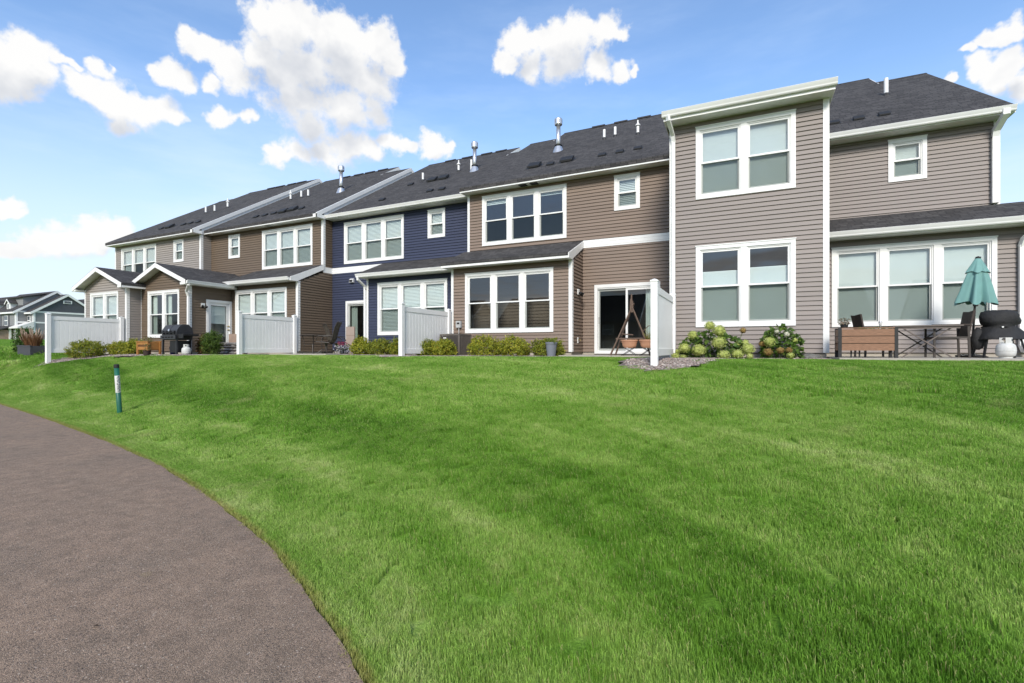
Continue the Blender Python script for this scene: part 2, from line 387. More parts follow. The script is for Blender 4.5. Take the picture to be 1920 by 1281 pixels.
def lawn_mat(name, blades):
    m = bpy.data.materials.new(name); m.use_nodes = True; t = NT(m.node_tree); b = t.n['Principled BSDF']
    c, g = lawn_colour(t)
    if blades:
        rnd = g.outputs['Random Per Island']; c = t.vmath('SCALE', c, scale=t.maprange(rnd, 0, 0.93, 0.66, 1.36))
        c = t.mix(t.maprange(rnd, 0.935, 0.945, 0, 0.8), c, (0.48, 0.44, 0.20))
        tl = t.new('ShaderNodeBsdfTranslucent'); t.put(tl.inputs[0], c)
        t.put(b.inputs['Base Color'], c); b.inputs['Roughness'].default_value = 0.6; b.inputs['Specular IOR Level'].default_value = 0.25
        mx = t.new('ShaderNodeMixShader'); mx.inputs[0].default_value = 0.28
        t.l.new(b.outputs[0], mx.inputs[1]); t.l.new(tl.outputs[0], mx.inputs[2]); t.l.new(mx.outputs[0], t.n['Material Output'].inputs[0])
    else:
        f = t.maprange(t.noise(g.outputs['Position'], 45, 4.0, 0.7), 0.3, 0.7, 0.55, 1.05)
        t.put(b.inputs['Base Color'], t.vmath('SCALE', c, scale=f)); b.inputs['Roughness'].default_value = 0.95; b.inputs['Specular IOR Level'].default_value = 0.1
        bn = t.new('ShaderNodeBump'); bn.inputs['Strength'].default_value = 0.8; bn.inputs['Distance'].default_value = 0.03
        t.put(bn.inputs['Height'], t.noise(g.outputs['Position'], 70, 4.0, 0.7)); t.put(b.inputs['Normal'], bn.outputs[0])
    return m
LAWN = lawn_mat('lawn_soil', False); BLADE = lawn_mat('grass_blades', True)

def grid_mesh(name, xs, ys, zf):
    Xg, Yg = np.meshgrid(xs, ys); Z = zf(Xg, Yg)
    V = np.stack([Xg.ravel(), Yg.ravel(), Z.ravel()], 1); nx = len(xs); ny = len(ys)
    i = (np.arange(ny-1)[:, None]*nx+np.arange(nx-1)[None, :]).ravel()
    m = np_mesh(name, V, np.stack([i, i+1, i+nx+1, i+nx], 1)); m.polygons.foreach_set('use_smooth', [True]*len(m.polygons)); return m
gx = np.concatenate([[-1500, -800, -500, -350, -250, -200], np.arange(-170, -34, 4.0), np.arange(-34, 14, 0.4), np.arange(14, 60, 4.0), [80, 120, 200, 400, 800, 1500]])
gy = np.concatenate([[-1500, -700, -300, -120, -60, -35, -20, -12, -8], np.arange(-6, 13, 0.2), np.arange(13, 60, 3.0), [80, 120, 200, 400, 800, 1500]])
struct('lawn', grid_mesh('lawn', gx, gy, lambda X, Y: ground_z(X, Y)-0.035), LAWN)

# asphalt footpath
def asphalt():
    m = bpy.data.materials.new('asphalt_path'); m.use_nodes = True; t = NT(m.node_tree); b = t.n['Principled BSDF']
    p = t.new('ShaderNodeNewGeometry').outputs['Position']
    big = t.noise(p, 1.1, 6.0, 0.68); mid = t.noise(p, 7.0, 4.0, 0.6)
    c = t.mix(t.maprange(big, 0.3, 0.72), (0.300, 0.207, 0.143), (0.220, 0.161, 0.115))
    c = t.vmath('SCALE', c, scale=t.maprange(mid, 0.3, 0.7, 0.82, 1.18))
    vo = t.new('ShaderNodeTexVoronoi'); vo.inputs['Scale'].default_value = 190; t.put(vo.inputs['Vector'], p)
    sp = t.new('ShaderNodeSeparateColor'); t.put(sp.inputs[0], vo.outputs['Color'])
    c = t.vmath('SCALE', c, scale=t.maprange(sp.outputs[0], 0, 1, 0.62, 1.38))
    pale = t.math('MULTIPLY', t.maprange(sp.outputs[1], 0.94, 0.95, 0, 1), t.maprange(vo.outputs['Distance'], 0.45, 0.3, 0, 0.75))
    c = t.mix(pale, c, (0.60, 0.53, 0.44))
    v2 = t.new('ShaderNodeTexVoronoi'); v2.inputs['Scale'].default_value = 75; t.put(v2.inputs['Vector'], p)
    s2 = t.new('ShaderNodeSeparateColor'); t.put(s2.inputs[0], v2.outputs['Color'])
    chip = t.math('MULTIPLY', t.maprange(s2.outputs[0], 0.935, 0.945, 0, 1), t.maprange(v2.outputs['Distance'], 0.42, 0.28, 0, 0.8))
    c = t.mix(chip, c, t.mix(s2.outputs[1], (0.62, 0.54, 0.44), (0.40, 0.25, 0.19)))
    chip2 = t.math('MULTIPLY', t.maprange(s2.outputs[2], 0.92, 0.93, 0, 1), t.maprange(v2.outputs['Distance'], 0.5, 0.3, 0, 0.7))
    c = t.mix(chip2, c, (0.060, 0.045, 0.040))
    dark = t.maprange(sp.outputs[2], 0.90, 0.93, 0, 0.6)
    c = t.mix(dark, c, (0.045, 0.038, 0.036))
    tan = t.math('MULTIPLY', t.maprange(t.noise(p, 2.3, 2.0), 0.735, 0.77, 0, 0.5, True), 1.0)
    c = t.mix(tan, c, (0.26, 0.19, 0.11))
    t.put(b.inputs['Base Color'], c); b.inputs['Roughness'].default_value = 0.86; b.inputs['Specular IOR Level'].default_value = 0.35
    bn = t.new('ShaderNodeBump'); bn.inputs['Strength'].default_value = 0.7; bn.inputs['Distance'].default_value = 0.006
    t.put(bn.inputs['Height'], t.math('SUBTRACT', 1.0, vo.outputs['Distance'])); t.put(b.inputs['Normal'], bn.outputs[0]); return m
px_ = np.concatenate([np.linspace(-60, -20, 60), np.linspace(-19.8, 5, 220)])
py_ = edge_y(px_); tx = np.gradient(px_); ty = np.gradient(py_); ln = np.hypot(tx, ty); nxn, nyn = ty/ln, -tx/ln   # towards the camera side
wob = 0.006*np.sin(px_*9.1)+0.005*np.sin(px_*23.7+1)+0.008*np.sin(px_*3.3)
V = []; rows = 7
for k in range(rows):
    w = 2.75*k/(rows-1); off = w-(wob if k == 0 else 0)
    V.append(np.stack([px_+nxn*off, py_+nyn*off, np.full_like(px_, 0.012*math.sin(math.pi*k/(rows-1)))+np.where(k in (0, rows-1), -0.012, 0.0)], 1))
n = len(px_); VV = np.concatenate(V); i = (np.arange(len(V)-1)[:, None]*n+np.arange(n-1)[None, :]).ravel()
pm = np_mesh('footpath', VV, np.stack([i, i+n, i+n+1, i+1], 1)); struct('footpath', pm, asphalt())

# ---------------------------------------------------------------- planting beds and slabs (plan outlines)
BEDS = {'bay': [(-2.25,9.95),(-2.0,9.4),(-1.6,9.15),(-1.15,9.3),(-0.75,10.1),(-0.45,11.2),(0.0,11.8),(1.58,11.75),(1.58,12.72),(-1.72,12.72),(-2.35,10.8)],
        'porch': [(-13.2,13.35),(-12.0,13.1),(-10.9,12.9),(-10.1,11.6),(-9.5,11.0),(-8.8,10.95),(-8.1,11.6),(-7.0,12.5),(-4.75,12.75),(-4.75,14.19),(-9.02,14.19),(-9.02,14.77),(-13.2,14.77)],
        'sunroom': [(-23.95,11.75),(-23.95,9.3),(-23.4,8.8),(-22.8,9.3),(-22.0,10.4),(-20.3,10.65),(-18.6,10.75),(-17.3,10.9),(-15.9,11.0),(-15.9,11.9),(-16.4,13.9),(-20.0,13.9),(-20.0,12.24),(-23.3,12.24),(-23.3,11.75)]}
PADS = {'patio_slab': [(-16.05, -13.2, 12.7, 15.9), (-4.75, -1.75, 13.0, 15.3), (1.62, 6.2, 11.35, 14.65)]}
def in_poly(x, y, poly):
    ins = False; j = len(poly)-1
    for i in range(len(poly)):
        xi, yi = poly[i]; xj, yj = poly[j]
        if (yi > y) != (yj > y) and x < (xj-xi)*(y-yi)/(yj-yi)+xi: ins = not ins
        j = i
    return ins
def in_poly_np(X, Y, poly):
    ins = np.zeros(X.shape, bool); j = len(poly)-1
    for i in range(len(poly)):
        xi, yi = poly[i]; xj, yj = poly[j]
        c = ((yi > Y) != (yj > Y)) & (X < (xj-xi)*(Y-yi)/((yj-yi) if yj != yi else 1e-9)+xi); ins ^= c; j = i
    return ins
def blocked(X, Y, m=0.0):
    b = np.zeros(X.shape, bool)
    for p in BEDS.values(): b |= in_poly_np(X, Y, p)
    for (x0, x1, y0, y1) in PADS['patio_slab']: b |= (X > x0-m) & (X < x1+m) & (Y > y0-m) & (Y < y1+m)
    return b
for (x0, x1, y0, y1) in PADS['patio_slab']:
    mb = MB()
    nsec = max(1, round((x1-x0)/1.6))
    for k in range(nsec):
        a = x0+(x1-x0)*k/nsec; b_ = x0+(x1-x0)*(k+1)/nsec; mb.box(a+0.004, b_-0.004, y0, y1, SLAB-0.35, SLAB+0.0)
    struct('patio_slab', mb.mesh('patio_slab'), CONC)

# river-rock beds: soil sheet + loose stones
SOIL = pbr('bed_soil', (0.19, 0.155, 0.13), 0.95, 0.2, 5.0, 0.5, 40)
STONE = leaf_mat('river_stones', (0.33, 0.25, 0.22), (0.25, 0.22, 0.20), (0.52, 0.46, 0.41), 0.75, 0.0)
def pebble_proto(seed):
    rr = np.random.default_rng(seed); v = []; ph = (1+5**.5)/2
    base = np.array([(-1,ph,0),(1,ph,0),(-1,-ph,0),(1,-ph,0),(0,-1,ph),(0,1,ph),(0,-1,-ph),(0,1,-ph),(ph,0,-1),(ph,0,1),(-ph,0,-1),(-ph,0,1)], float)/1.9
    f = np.array([(0,11,5),(0,5,1),(0,1,7),(0,7,10),(0,10,11),(1,5,9),(5,11,4),(11,10,2),(10,7,6),(7,1,8),(3,9,4),(3,4,2),(3,2,6),(3,6,8),(3,8,9),(4,9,5),(2,4,11),(6,2,10),(8,6,7),(9,8,1)])
    return base*rr.uniform(0.8, 1.15, (12, 1)), f
PEB = [pebble_proto(i) for i in range(5)]
for name, poly in BEDS.items():
    xs = [p[0] for p in poly]; ys = [p[1] for p in poly]
    gxs = np.arange(min(xs)-0.1, max(xs)+0.1, 0.15); gys = np.arange(min(ys)-0.1, max(ys)+0.1, 0.15)
    Xg, Yg = np.meshgrid(gxs, gys); ins = in_poly_np(Xg, Yg, poly)
    V = np.stack([Xg.ravel(), Yg.ravel(), (np.minimum(ground_z(Xg, Yg), SLAB-0.03)+0.012).ravel()], 1); nx = len(gxs)
    ii = np.array([r*nx+c for r in range(len(gys)-1) for c in range(nx-1) if ins[r, c] or ins[r+1, c+1]])
    struct('planting_bed', np_mesh('planting_bed', V, np.stack([ii, ii+1, ii+nx+1, ii+nx], 1)), SOIL)
    area = ins.sum()*0.0225; N = int(area*430)
    X = RNG.uniform(min(xs), max(xs), N*4); Y = RNG.uniform(min(ys), max(ys), N*4); k = in_poly_np(X, Y, poly); X = X[k][:N]; Y = Y[k][:N]
    Z = np.minimum(ground_z(X, Y), SLAB-0.03)+0.018; VV = []; FF = []; nb = 0
    sz = RNG.uniform(0.014, 0.036, len(X)); rot = RNG.uniform(0, 6.28, len(X))
    for j in range(len(X)):
        v, f = PEB[j % 5]; c, s_ = math.cos(rot[j]), math.sin(rot[j]); q = v*[sz[j], sz[j]*0.75, sz[j]*0.55]
        VV.append(np.stack([q[:, 0]*c-q[:, 1]*s_+X[j], q[:, 0]*s_+q[:, 1]*c+Y[j], q[:, 2]+Z[j]], 1)); FF.append(f+nb); nb += 12
    st = struct('gravel', np_mesh('gravel', np.concatenate(VV), np.concatenate(FF)), STONE, 'stuff')
    st['label'] = {'bay': 'river stones round the fence post and hydrangeas below the tall grey bay', 'porch': 'river stones under the golden shrubs beside the air conditioner', 'sunroom': 'river stones along the sunrooms behind the far white fences'}[name]; st['category'] = 'gravel'

# ---------------------------------------------------------------- grass blades (instanced turf pieces)
turf = bpy.data.collections.new('turf_pieces')
def turf_piece(i, size, nb, hh, wd):
    rr = np.random.default_rng(100+i); n = nb
    x = rr.uniform(-size/2, size/2, n)*1.12; y = rr.uniform(-size/2, size/2, n)*1.12
    a = rr.uniform(0, 2*math.pi, n); h = hh*rr.uniform(0.55, 1.25, n); w = wd*rr.uniform(0.7, 1.3, n)
    la = rr.uniform(0, 2*math.pi, n); ln = h*rr.uniform(0.3, 1.5, n); lx, ly = np.cos(la)*ln, np.sin(la)*ln
    wx, wy = np.cos(a)*w, np.sin(a)*w
    z0 = np.full(n, -0.04)
    P = np.stack([np.stack([x-wx, y-wy, z0], 1), np.stack([x+wx, y+wy, z0], 1),
                  np.stack([x+wx*.8+lx*.4, y+wy*.8+ly*.4, h*.6], 1), np.stack([x-wx*.8+lx*.4, y-wy*.8+ly*.4, h*.6], 1),
                  np.stack([x+lx, y+ly, h], 1)], 1).reshape(-1, 3)
    b = np.arange(n)*5
    F = np.concatenate([np.stack([b, b+1, b+2], 1), np.stack([b, b+2, b+3], 1), np.stack([b+3, b+2, b+4], 1)])
    m = np_mesh('turf', P, F); m.materials.append(BLADE); o = bpy.data.objects.new('turf', m); turf.objects.link(o)
NEARN = 5
for i in range(NEARN): turf_piece(i, 0.30, 1900, 0.017, 0.0012)
for i in range(NEARN, 2*NEARN): turf_piece(i, 0.60, 2800, 0.024, 0.0023)
for i in range(2*NEARN, 2*NEARN+3): turf_piece(i, 2.0, 2200, 0.065, 0.008)
for i in range(2*NEARN+3, 2*NEARN+6): turf_piece(i, 0.11, 210, 0.021, 0.0013)
pts = []; rots = []; scs = []; idx = []
def sow(x0, x1, y0, y1, step, lo, hi, cond):
    xs = np.arange(x0, x1, step); ys = np.arange(y0, y1, step); X, Y = np.meshgrid(xs, ys); X = X.ravel(); Y = Y.ravel()
    X = X+RNG.uniform(-.3, .3, X.size)*step; Y = Y+RNG.uniform(-.3, .3, Y.size)*step
    d = Y-edge_y(X); sl = np.gradient(_ys, _xs)[np.clip(np.searchsorted(_xs, X), 0, 2999)]; dn = d/np.sqrt(1+sl*sl)
    k = (dn > step*0.50) & ~blocked(X, Y, step*0.42) & cond(X, Y); X = X[k]; Y = Y[k]
    Z = ground_z(X, Y); e = 0.15
    sx_ = (ground_z(X+e, Y)-ground_z(X-e, Y))/(2*e); sy_ = (ground_z(X, Y+e)-ground_z(X, Y-e))/(2*e)
    # spin each piece at random, then tilt it to the slope (euler angles of tilt @ spin)
    nv = np.stack([-sx_, -sy_, np.ones_like(sx_)], 1); nv /= np.linalg.norm(nv, axis=1)[:, None]
    xa = np.stack([np.ones_like(sx_), 0*sx_, sx_], 1); xa /= np.linalg.norm(xa, axis=1)[:, None]; ya = np.cross(nv, xa)
    th = RNG.uniform(0, 2*math.pi, X.size)[:, None]; xr = xa*np.cos(th)+ya*np.sin(th); yr = ya*np.cos(th)-xa*np.sin(th)
    pts.append(np.stack([X, Y, Z], 1)); rots.append(np.stack([np.arctan2(yr[:, 2], nv[:, 2]), -np.arcsin(np.clip(xr[:, 2], -1, 1)), np.arctan2(xr[:, 1], xr[:, 0])], 1))
    scs.append(RNG.uniform(0.9, 1.12, X.size)); idx.append(RNG.integers(lo, hi, X.size))
dist = lambda X, Y: np.hypot(X, Y)
sow(-9, 8, -1, 8.5, 0.28, 0, NEARN, lambda X, Y: (dist(X, Y) < 7.5) & (Y > 0.36*np.abs(X)-1.2))
sow(-34, 14, 0, 12.9, 0.55, NEARN, 2*NEARN, lambda X, Y: (dist(X, Y) >= 7.35) & (Y < np.where(X < -16, 11.0, np.where(X < -1.8, 13.2, 12.2))))
sow(-120, -26, 8, 50, 1.8, 2*NEARN, 2*NEARN+3, lambda X, Y: ((X < -31.5) | (Y < 10.5)) & (X > -2.9*Y-8) & (Y > 8+0.02*(-X-26)))
# slender rim of blades along the path edge
ex = np.arange(-26, 1.5, 0.085); sl = np.gradient(edge_y(ex), ex)
for off, s0, s1, x0_ in ((0.035, 0.6, 1.0, 9), (0.09, 0.9, 1.15, 9), (0.16, 0.9, 1.2, 9), (0.24, 1.0, 1.3, 9), (0.33, 1.0, 1.4, -5)):
    Y = edge_y(ex)+off/np.sqrt(1+sl*sl); X = ex-sl*off/np.sqrt(1+sl*sl)
    pts.append(np.stack([X, Y, ground_z(X, Y)-0.004], 1)); rots.append(np.zeros((len(X), 3))); k = ex < x0_; pts[-1] = pts[-1][k]; rots[-1] = rots[-1][k]; X = X[k]; scs.append(RNG.uniform(s0, s1, len(X))); idx.append(RNG.integers(2*NEARN+3, 2*NEARN+6, len(X)))
PT = np.concatenate(pts); RT = np.concatenate(rots); ST = np.concatenate(scs); IX = np.concatenate(idx)
gm = bpy.data.meshes.new('grass'); gm.vertices.add(len(PT)); gm.vertices.foreach_set('co', PT.astype(np.float32).ravel())
at_ = gm.attributes.new('rot', 'FLOAT_VECTOR', 'POINT'); at_.data.foreach_set('vector', RT.astype(np.float32).ravel())
at_ = gm.attributes.new('scl', 'FLOAT', 'POINT'); at_.data.foreach_set('value', ST.astype(np.float32))
at_ = gm.attributes.new('idx', 'INT', 'POINT'); at_.data.foreach_set('value', IX.astype(np.int32))
gm.materials.append(BLADE)
grass = bpy.data.objects.new('grass', gm); COL.objects.link(grass); grass['kind'] = 'stuff'
grass['label'] = 'mown green lawn grass sloping up from the path to the townhouses'; grass['category'] = 'grass'
ng = bpy.data.node_groups.new('turf_scatter', 'GeometryNodeTree')
ng.interface.new_socket('Geometry', in_out='INPUT', socket_type='NodeSocketGeometry'); ng.interface.new_socket('Geometry', in_out='OUTPUT', socket_type='NodeSocketGeometry')
gi = ng.nodes.new('NodeGroupInput'); go = ng.nodes.new('NodeGroupOutput'); ip = ng.nodes.new('GeometryNodeInstanceOnPoints')
ci = ng.nodes.new('GeometryNodeCollectionInfo'); ci.inputs['Collection'].default_value = turf; ci.inputs['Separate Children'].default_value = True; ci.inputs['Reset Children'].default_value = True
def named(nm, ty):
    a = ng.nodes.new('GeometryNodeInputNamedAttribute'); a.data_type = ty; a.inputs['Name'].default_value = nm
    return [o for o in a.outputs if o.enabled and o.name == 'Attribute'][0]
ng.links.new(gi.outputs[0], ip.inputs['Points']); ng.links.new(ci.outputs[0], ip.inputs['Instance']); ip.inputs['Pick Instance'].default_value = True
ng.links.new(named('idx', 'INT'), ip.inputs['Instance Index']); ng.links.new(named('rot', 'FLOAT_VECTOR'), ip.inputs['Rotation']); ng.links.new(named('scl', 'FLOAT'), ip.inputs['Scale'])
ng.links.new(ip.outputs[0], go.inputs[0])
md = grass.modifiers.new('turf', 'NODES'); md.node_group = ng
# ================================================================ TOWNHOUSES
E_LAP = 0.105            # siding exposure
Z0 = 1.42                # bottom of siding
Z_SOF = 7.00; Z_EAVE = 7.17; PITCH = 0.62
ZL_SOF = 4.21; ZL_EAVE = 4.37; LPITCH = 0.417
board_mesh = {}
for key, mt in SID.items():
    mb = MB().add([(0,-.029,0),(1,-.029,0),(1,-.003,1),(0,-.003,1),(0,.004,0),(1,.004,0),(1,.004,1),(0,.004,1)],
                  [(0,1,2,3),(0,4,5,1),(3,2,6,7),(0,3,7,4),(1,5,6,2)])
    m = mb.mesh('siding_board'); m.materials.append(mt); board_mesh[key] = m

def rel(h, w): return (w[0]-h.location[0], w[1]-h.location[1], w[2]-h.location[2])
def house(label, x, y, rz=0): return thing('townhouse', label, 'townhouse', (x, y, SLAB), 0, 'joined townhouses along the lawn')

def wall(h, ox, oy, rz, L, z0, z1, key, holes=(), top=None):
    """lap-sided wall; local x along the wall, outward = local -y. holes: (x0,x1,z0,z1). top(x)->z for sloped tops"""
    mb = MB()
    cuts = sorted({0, L, *[c for q in holes for c in (q[0], q[1])]} | ({L*k/12 for k in range(13)} if top else set()))
    for a, b in zip(cuts, cuts[1:]):
        if b-a < 1e-4: continue
        zt = min(top(a), top(b), z1) if top else z1
        zs = sorted([(q[2], q[3]) for q in holes if q[0] <= a+1e-6 and q[1] >= b-1e-6]); z = z0
        for (u, v) in zs:
            if u > z: mb.box(a, b, 0.004, 0.10, z, u)
            z = v
        if zt > z+1e-3:
            if top:
                ta, tb = min(top(a), z1), min(top(b), z1)
                mb.add([(a,.004,z),(b,.004,z),(b,.004,tb),(a,.004,ta),(a,.1,z),(b,.1,z),(b,.1,tb),(a,.1,ta)], [(0,1,2,3),(5,4,7,6),(3,2,6,7),(0,4,5,1),(0,3,7,4),(1,5,6,2)])
            else: mb.box(a, b, 0.004, 0.10, z, zt)
    w = obj('wall', mb, SID[key], h, rel(h, (ox, oy, 0)), rz)
    k0 = 0
    while True:
        z = z0+k0*E_LAP; k0 += 1
        if z >= z1-0.02: break
        zt = min(z+E_LAP, z1); lo, hi = 0.0, L
        if top:
            zm = z+0.5*(zt-z); xs = [L*i/200 for i in range(201) if top(L*i/200) > zm]
            if not xs: continue
            lo, hi = xs[0], xs[-1]
            if hi-lo < 0.05: continue
        # pieces between openings
        segs = [(lo, hi, z, zt)]
        for (a, b, u, v) in holes:
            new = []
            for (p, q, c, d) in segs:
                if b <= p or a >= q or v <= c or u >= d: new.append((p, q, c, d)); continue
                if a > p: new.append((p, a, c, d))
                if b < q: new.append((b, q, c, d))
                m0, m1 = max(a, p), min(b, q)
                if u > c+0.012: new.append((m0, m1, c, u))
                if v < d-0.012: new.append((m0, m1, v, d))
            segs = new
        for (p, q, c, d) in segs:
            if q-p > 0.01: link('siding_board', board_mesh[key], None, w, (p, 0, c), 0, (q-p, 1, d-c))
    return w

def corner(h, x, y, z0, z1, w=0.09, sx=-1, sy=-1):
    """white corner board wrapping a front/right corner; x,y = corner point; sx: which way the front leg runs"""
    mb = MB(); mb.box(x if sx > 0 else x-w, x+w if sx > 0 else x, y-0.03, y-0.003, z0, z1)
    if sx < 0: mb.box(x+0.0005, x+0.027, y-0.03, y+w, z0, z1)
    return obj('corner_board', mb, WHITE, h, rel(h, (0, 0, 0)))

# ---- windows
CAS, MUL, FRM = 0.092, 0.135, 0.028
WIN = {}
def casing_mesh(W_, H_, n):
    mb = MB(); y0, y1 = -0.042, 0.05
    mb.box(0, W_, y0, y1, 0, CAS); mb.box(0, W_, y0, y1, H_-CAS, H_); mb.box(0, CAS, y0+.001, y1, CAS, H_-CAS); mb.box(W_-CAS, W_, y0+.001, y1, CAS, H_-CAS)
    mb.box(-0.012, W_+0.012, y0-0.012, -0.01, H_-0.012, H_+0.012)
    u = (W_-2*CAS-(n-1)*MUL)/n
    for k in range(1, n):
        x = CAS+k*u+(k-1)*MUL; mb.box(x, x+MUL, -0.036, 0.05, CAS, H_-CAS)
    for k in range(n):
        x = CAS+k*(u+MUL); yy0, yy1 = -0.018, 0.075
        mb.box(x, x+u, yy0, yy1, CAS, CAS+FRM); mb.box(x, x+u, yy0, yy1, H_-CAS-FRM, H_-CAS)
        mb.box(x, x+FRM, yy0+.001, yy1, CAS+FRM, H_-CAS-FRM); mb.box(x+u-FRM, x+u, yy0+.001, yy1, CAS+FRM, H_-CAS-FRM)
    return mb, u
def sash_mesh(u, h):
    mb = MB(); s = 0.034
    mb.box(0, u, -0.015, 0.015, 0, s+0.006); mb.box(0, u, -0.015, 0.015, h-s-0.006, h); mb.box(0, s, -0.014, 0.014, s, h-s); mb.box(u-s, u, -0.014, 0.014, s, h-s)
    return mb
def blind_mesh(u, h, pitch=0.052, tilt=0.020):
    V = []; Fq = []; k = int(h/pitch)
    for i in range(k):
        z = i*pitch; b = len(V); V += [(0, -tilt, z), (u, -tilt, z), (u, tilt*0.6, z+pitch*1.02), (0, tilt*0.6, z+pitch*1.02)]; Fq.append((b, b+1, b+2, b+3))
    return MB().add(V, Fq)
def cellular_mesh(u, h): return blind_mesh(u, h, 0.02, 0.006)
MESH = {}
def shared(key, fn, mat, smooth=False):
    if key not in MESH:
        m = fn().mesh(key[0], smooth); m.materials.append(mat); MESH[key] = m
    return MESH[key]
def window(h, ox, oy, oz, rz, W_, H_, n, blinds, label=None):
    """blinds: per light ('full'|'shade'|'none'|'top:<frac>')"""
    key = ('window', round(W_, 3), round(H_, 3), n); mb, u = casing_mesh(W_, H_, n)
    m = shared(key, lambda: mb, WHITE)
    w = link('window', m, None, h, rel(h, (ox, oy, oz)), rz)
    if label: w['label'] = label
    ih = H_-2*CAS-2*FRM; iu = u-2*FRM; sh = ih/2+0.02
    for k in range(n):
        x = CAS+k*(u+MUL)+FRM; z = CAS+FRM
        sm = shared(('sash', round(iu, 3), round(sh, 3)), lambda: sash_mesh(iu, sh), WHITE)
        pm_ = shared(('pane', round(iu, 3), round(sh, 3)), lambda: MB().add([(0.03,0,0.035),(iu-0.03,0,0.035),(iu-0.03,0,sh-0.035),(0.03,0,sh-0.035)], [(0,1,2,3)]), GLASS)
        link('sash', sm, None, w, (x, 0.012, z+ih-sh)); link('sash', sm, None, w, (x, 0.045, z))
        link('pane', pm_, None, w, (x, 0.014, z+ih-sh)); link('pane', pm_, None, w, (x, 0.047, z))
        scm = shared(('screen', round(iu, 3), round(sh, 3)), lambda: MB().add([(0.004,0,0.004),(iu-0.004,0,0.004),(iu-0.004,0,sh-0.03),(0.004,0,sh-0.03)], [(0,1,2,3)]), SCREEN)
        link('screen', scm, None, w, (x, 0.02, z))
        bl = blinds[k % len(blinds)]
        if bl == 'full': link('blind', shared(('blind', round(iu, 3), round(ih, 3)), lambda: blind_mesh(iu, ih), FABRICW), None, w, (x, 0.10, z))
        elif bl == 'shade': link('blind', shared(('shade', round(iu, 3), round(ih, 3)), lambda: cellular_mesh(iu, ih), FABRICW), None, w, (x, 0.10, z))
        elif bl.startswith('top'):      # drawn up: only the upper fraction is covered
            f = float(bl[3:]); link('blind', shared(('blind', round(iu, 3), round(ih*f, 3)), lambda: blind_mesh(iu, ih*f), FABRICW), None, w, (x, 0.10, z+ih*(1-f)))
        elif bl.startswith('low'):      # let down from the top: only the lower fraction is covered
            f = float(bl[3:]); link('blind', shared(('shade', round(iu, 3), round(ih*f, 3)), lambda: cellular_mesh(iu, ih*f), FABRICW), None, w, (x, 0.10, z))
        elif bl.startswith('drape'):
            f = float(bl[5:]); cw = iu*f; nn = 14
            def drape():
                V = []; Fq = []
                for i in range(nn+1): V += [(cw*i/nn, 0.02*math.sin(i*1.9), 0), (cw*i/nn, 0.02*math.sin(i*1.9), ih)]
                for i in range(nn): Fq.append((2*i, 2*i+2, 2*i+3, 2*i+1))
                return MB().add(V, Fq)
            link('curtain', shared(('curtain', round(cw, 3), round(ih, 3)), drape, CURT, True), None, w, (x, 0.12, z))
    return w
TRI_W, TRI_HU, TRI_HL = 3.12, 1.74, 1.97
def hole(x, z, W_, H_): return (x+0.03, x+W_-0.03, z+0.03, z+H_-0.03)

# ---- doors
def sliding_door(h, ox, oy, oz, W_=2.02, H_=2.17, curtain=True):
    mb = MB(); c = 0.10; mb.box(0, c, -0.042, 0.08, 0, H_); mb.box(W_-c, W_, -0.042, 0.08, 0, H_); mb.box(c, W_-c, -0.042, 0.08, H_-c, H_); mb.box(c, W_-c, -0.05, 0.10, 0, 0.075)
    mb.box(c, W_-c, -0.02, 0.08, H_-c-0.04, H_-c)
    d = link('sliding_door', mb.mesh('sliding_door'), WHITE, h, rel(h, (ox, oy, oz)))
    pw = (W_-2*c)/2+0.03; ph = H_-c-0.04-0.075
    def panel(): 
        m = MB(); s = 0.065; m.box(0, pw, -.015, .015, 0, s+.02); m.box(0, pw, -.015, .015, ph-s, ph); m.box(0, s, -.0145, .0145, s, ph-s); m.box(pw-s, pw, -.0145, .0145, s, ph-s); return m
    pm_ = panel().mesh('door_panel'); pm_.materials.append(WHITE)
    gm_ = MB().add([(0.06,0,0.08),(pw-0.06,0,0.08),(pw-0.06,0,ph-0.06),(0.06,0,ph-0.06)], [(0,1,2,3)]).mesh('pane'); gm_.materials.append(GLASS)
    for k, (x, y) in enumerate(((c, 0.05), (W_-c-pw, 0.012))):
        link('door_panel', pm_, None, d, (x, y, 0.075)); link('pane', gm_, None, d, (x, y, 0.075))
    scm = MB().add([(0.02,0,0.02),(pw-0.02,0,0.02),(pw-0.02,0,ph-0.02),(0.02,0,ph-0.02)], [(0,1,2,3)]).mesh('screen'); link('screen', scm, SCREEN, d, (c, 0.02, 0.075))
    hb = MB(); hb.tube([(0,-.045,0),(0,-.055,.03),(0,-.055,.17),(0,-.045,.2)], .009, 6); obj('handle', hb, BLACKM, d, (c+0.035, 0.06, 0.95))
    if curtain:
        V = []; Fq = []; nn = 18; cw = 0.34
        for i in range(nn+1): V += [(cw*i/nn, 0.025*math.sin(i*1.7), 0), (cw*i/nn, 0.025*math.sin(i*1.7), ph)]
        for i in range(nn): Fq.append((2*i, 2*i+2, 2*i+3, 2*i+1))
        obj('curtain', MB().add(V, Fq), CURT, d, (c+0.05 if curtain == 'left' else W_-c-cw-0.02, 0.16, 0.075), smooth=True)
    return d
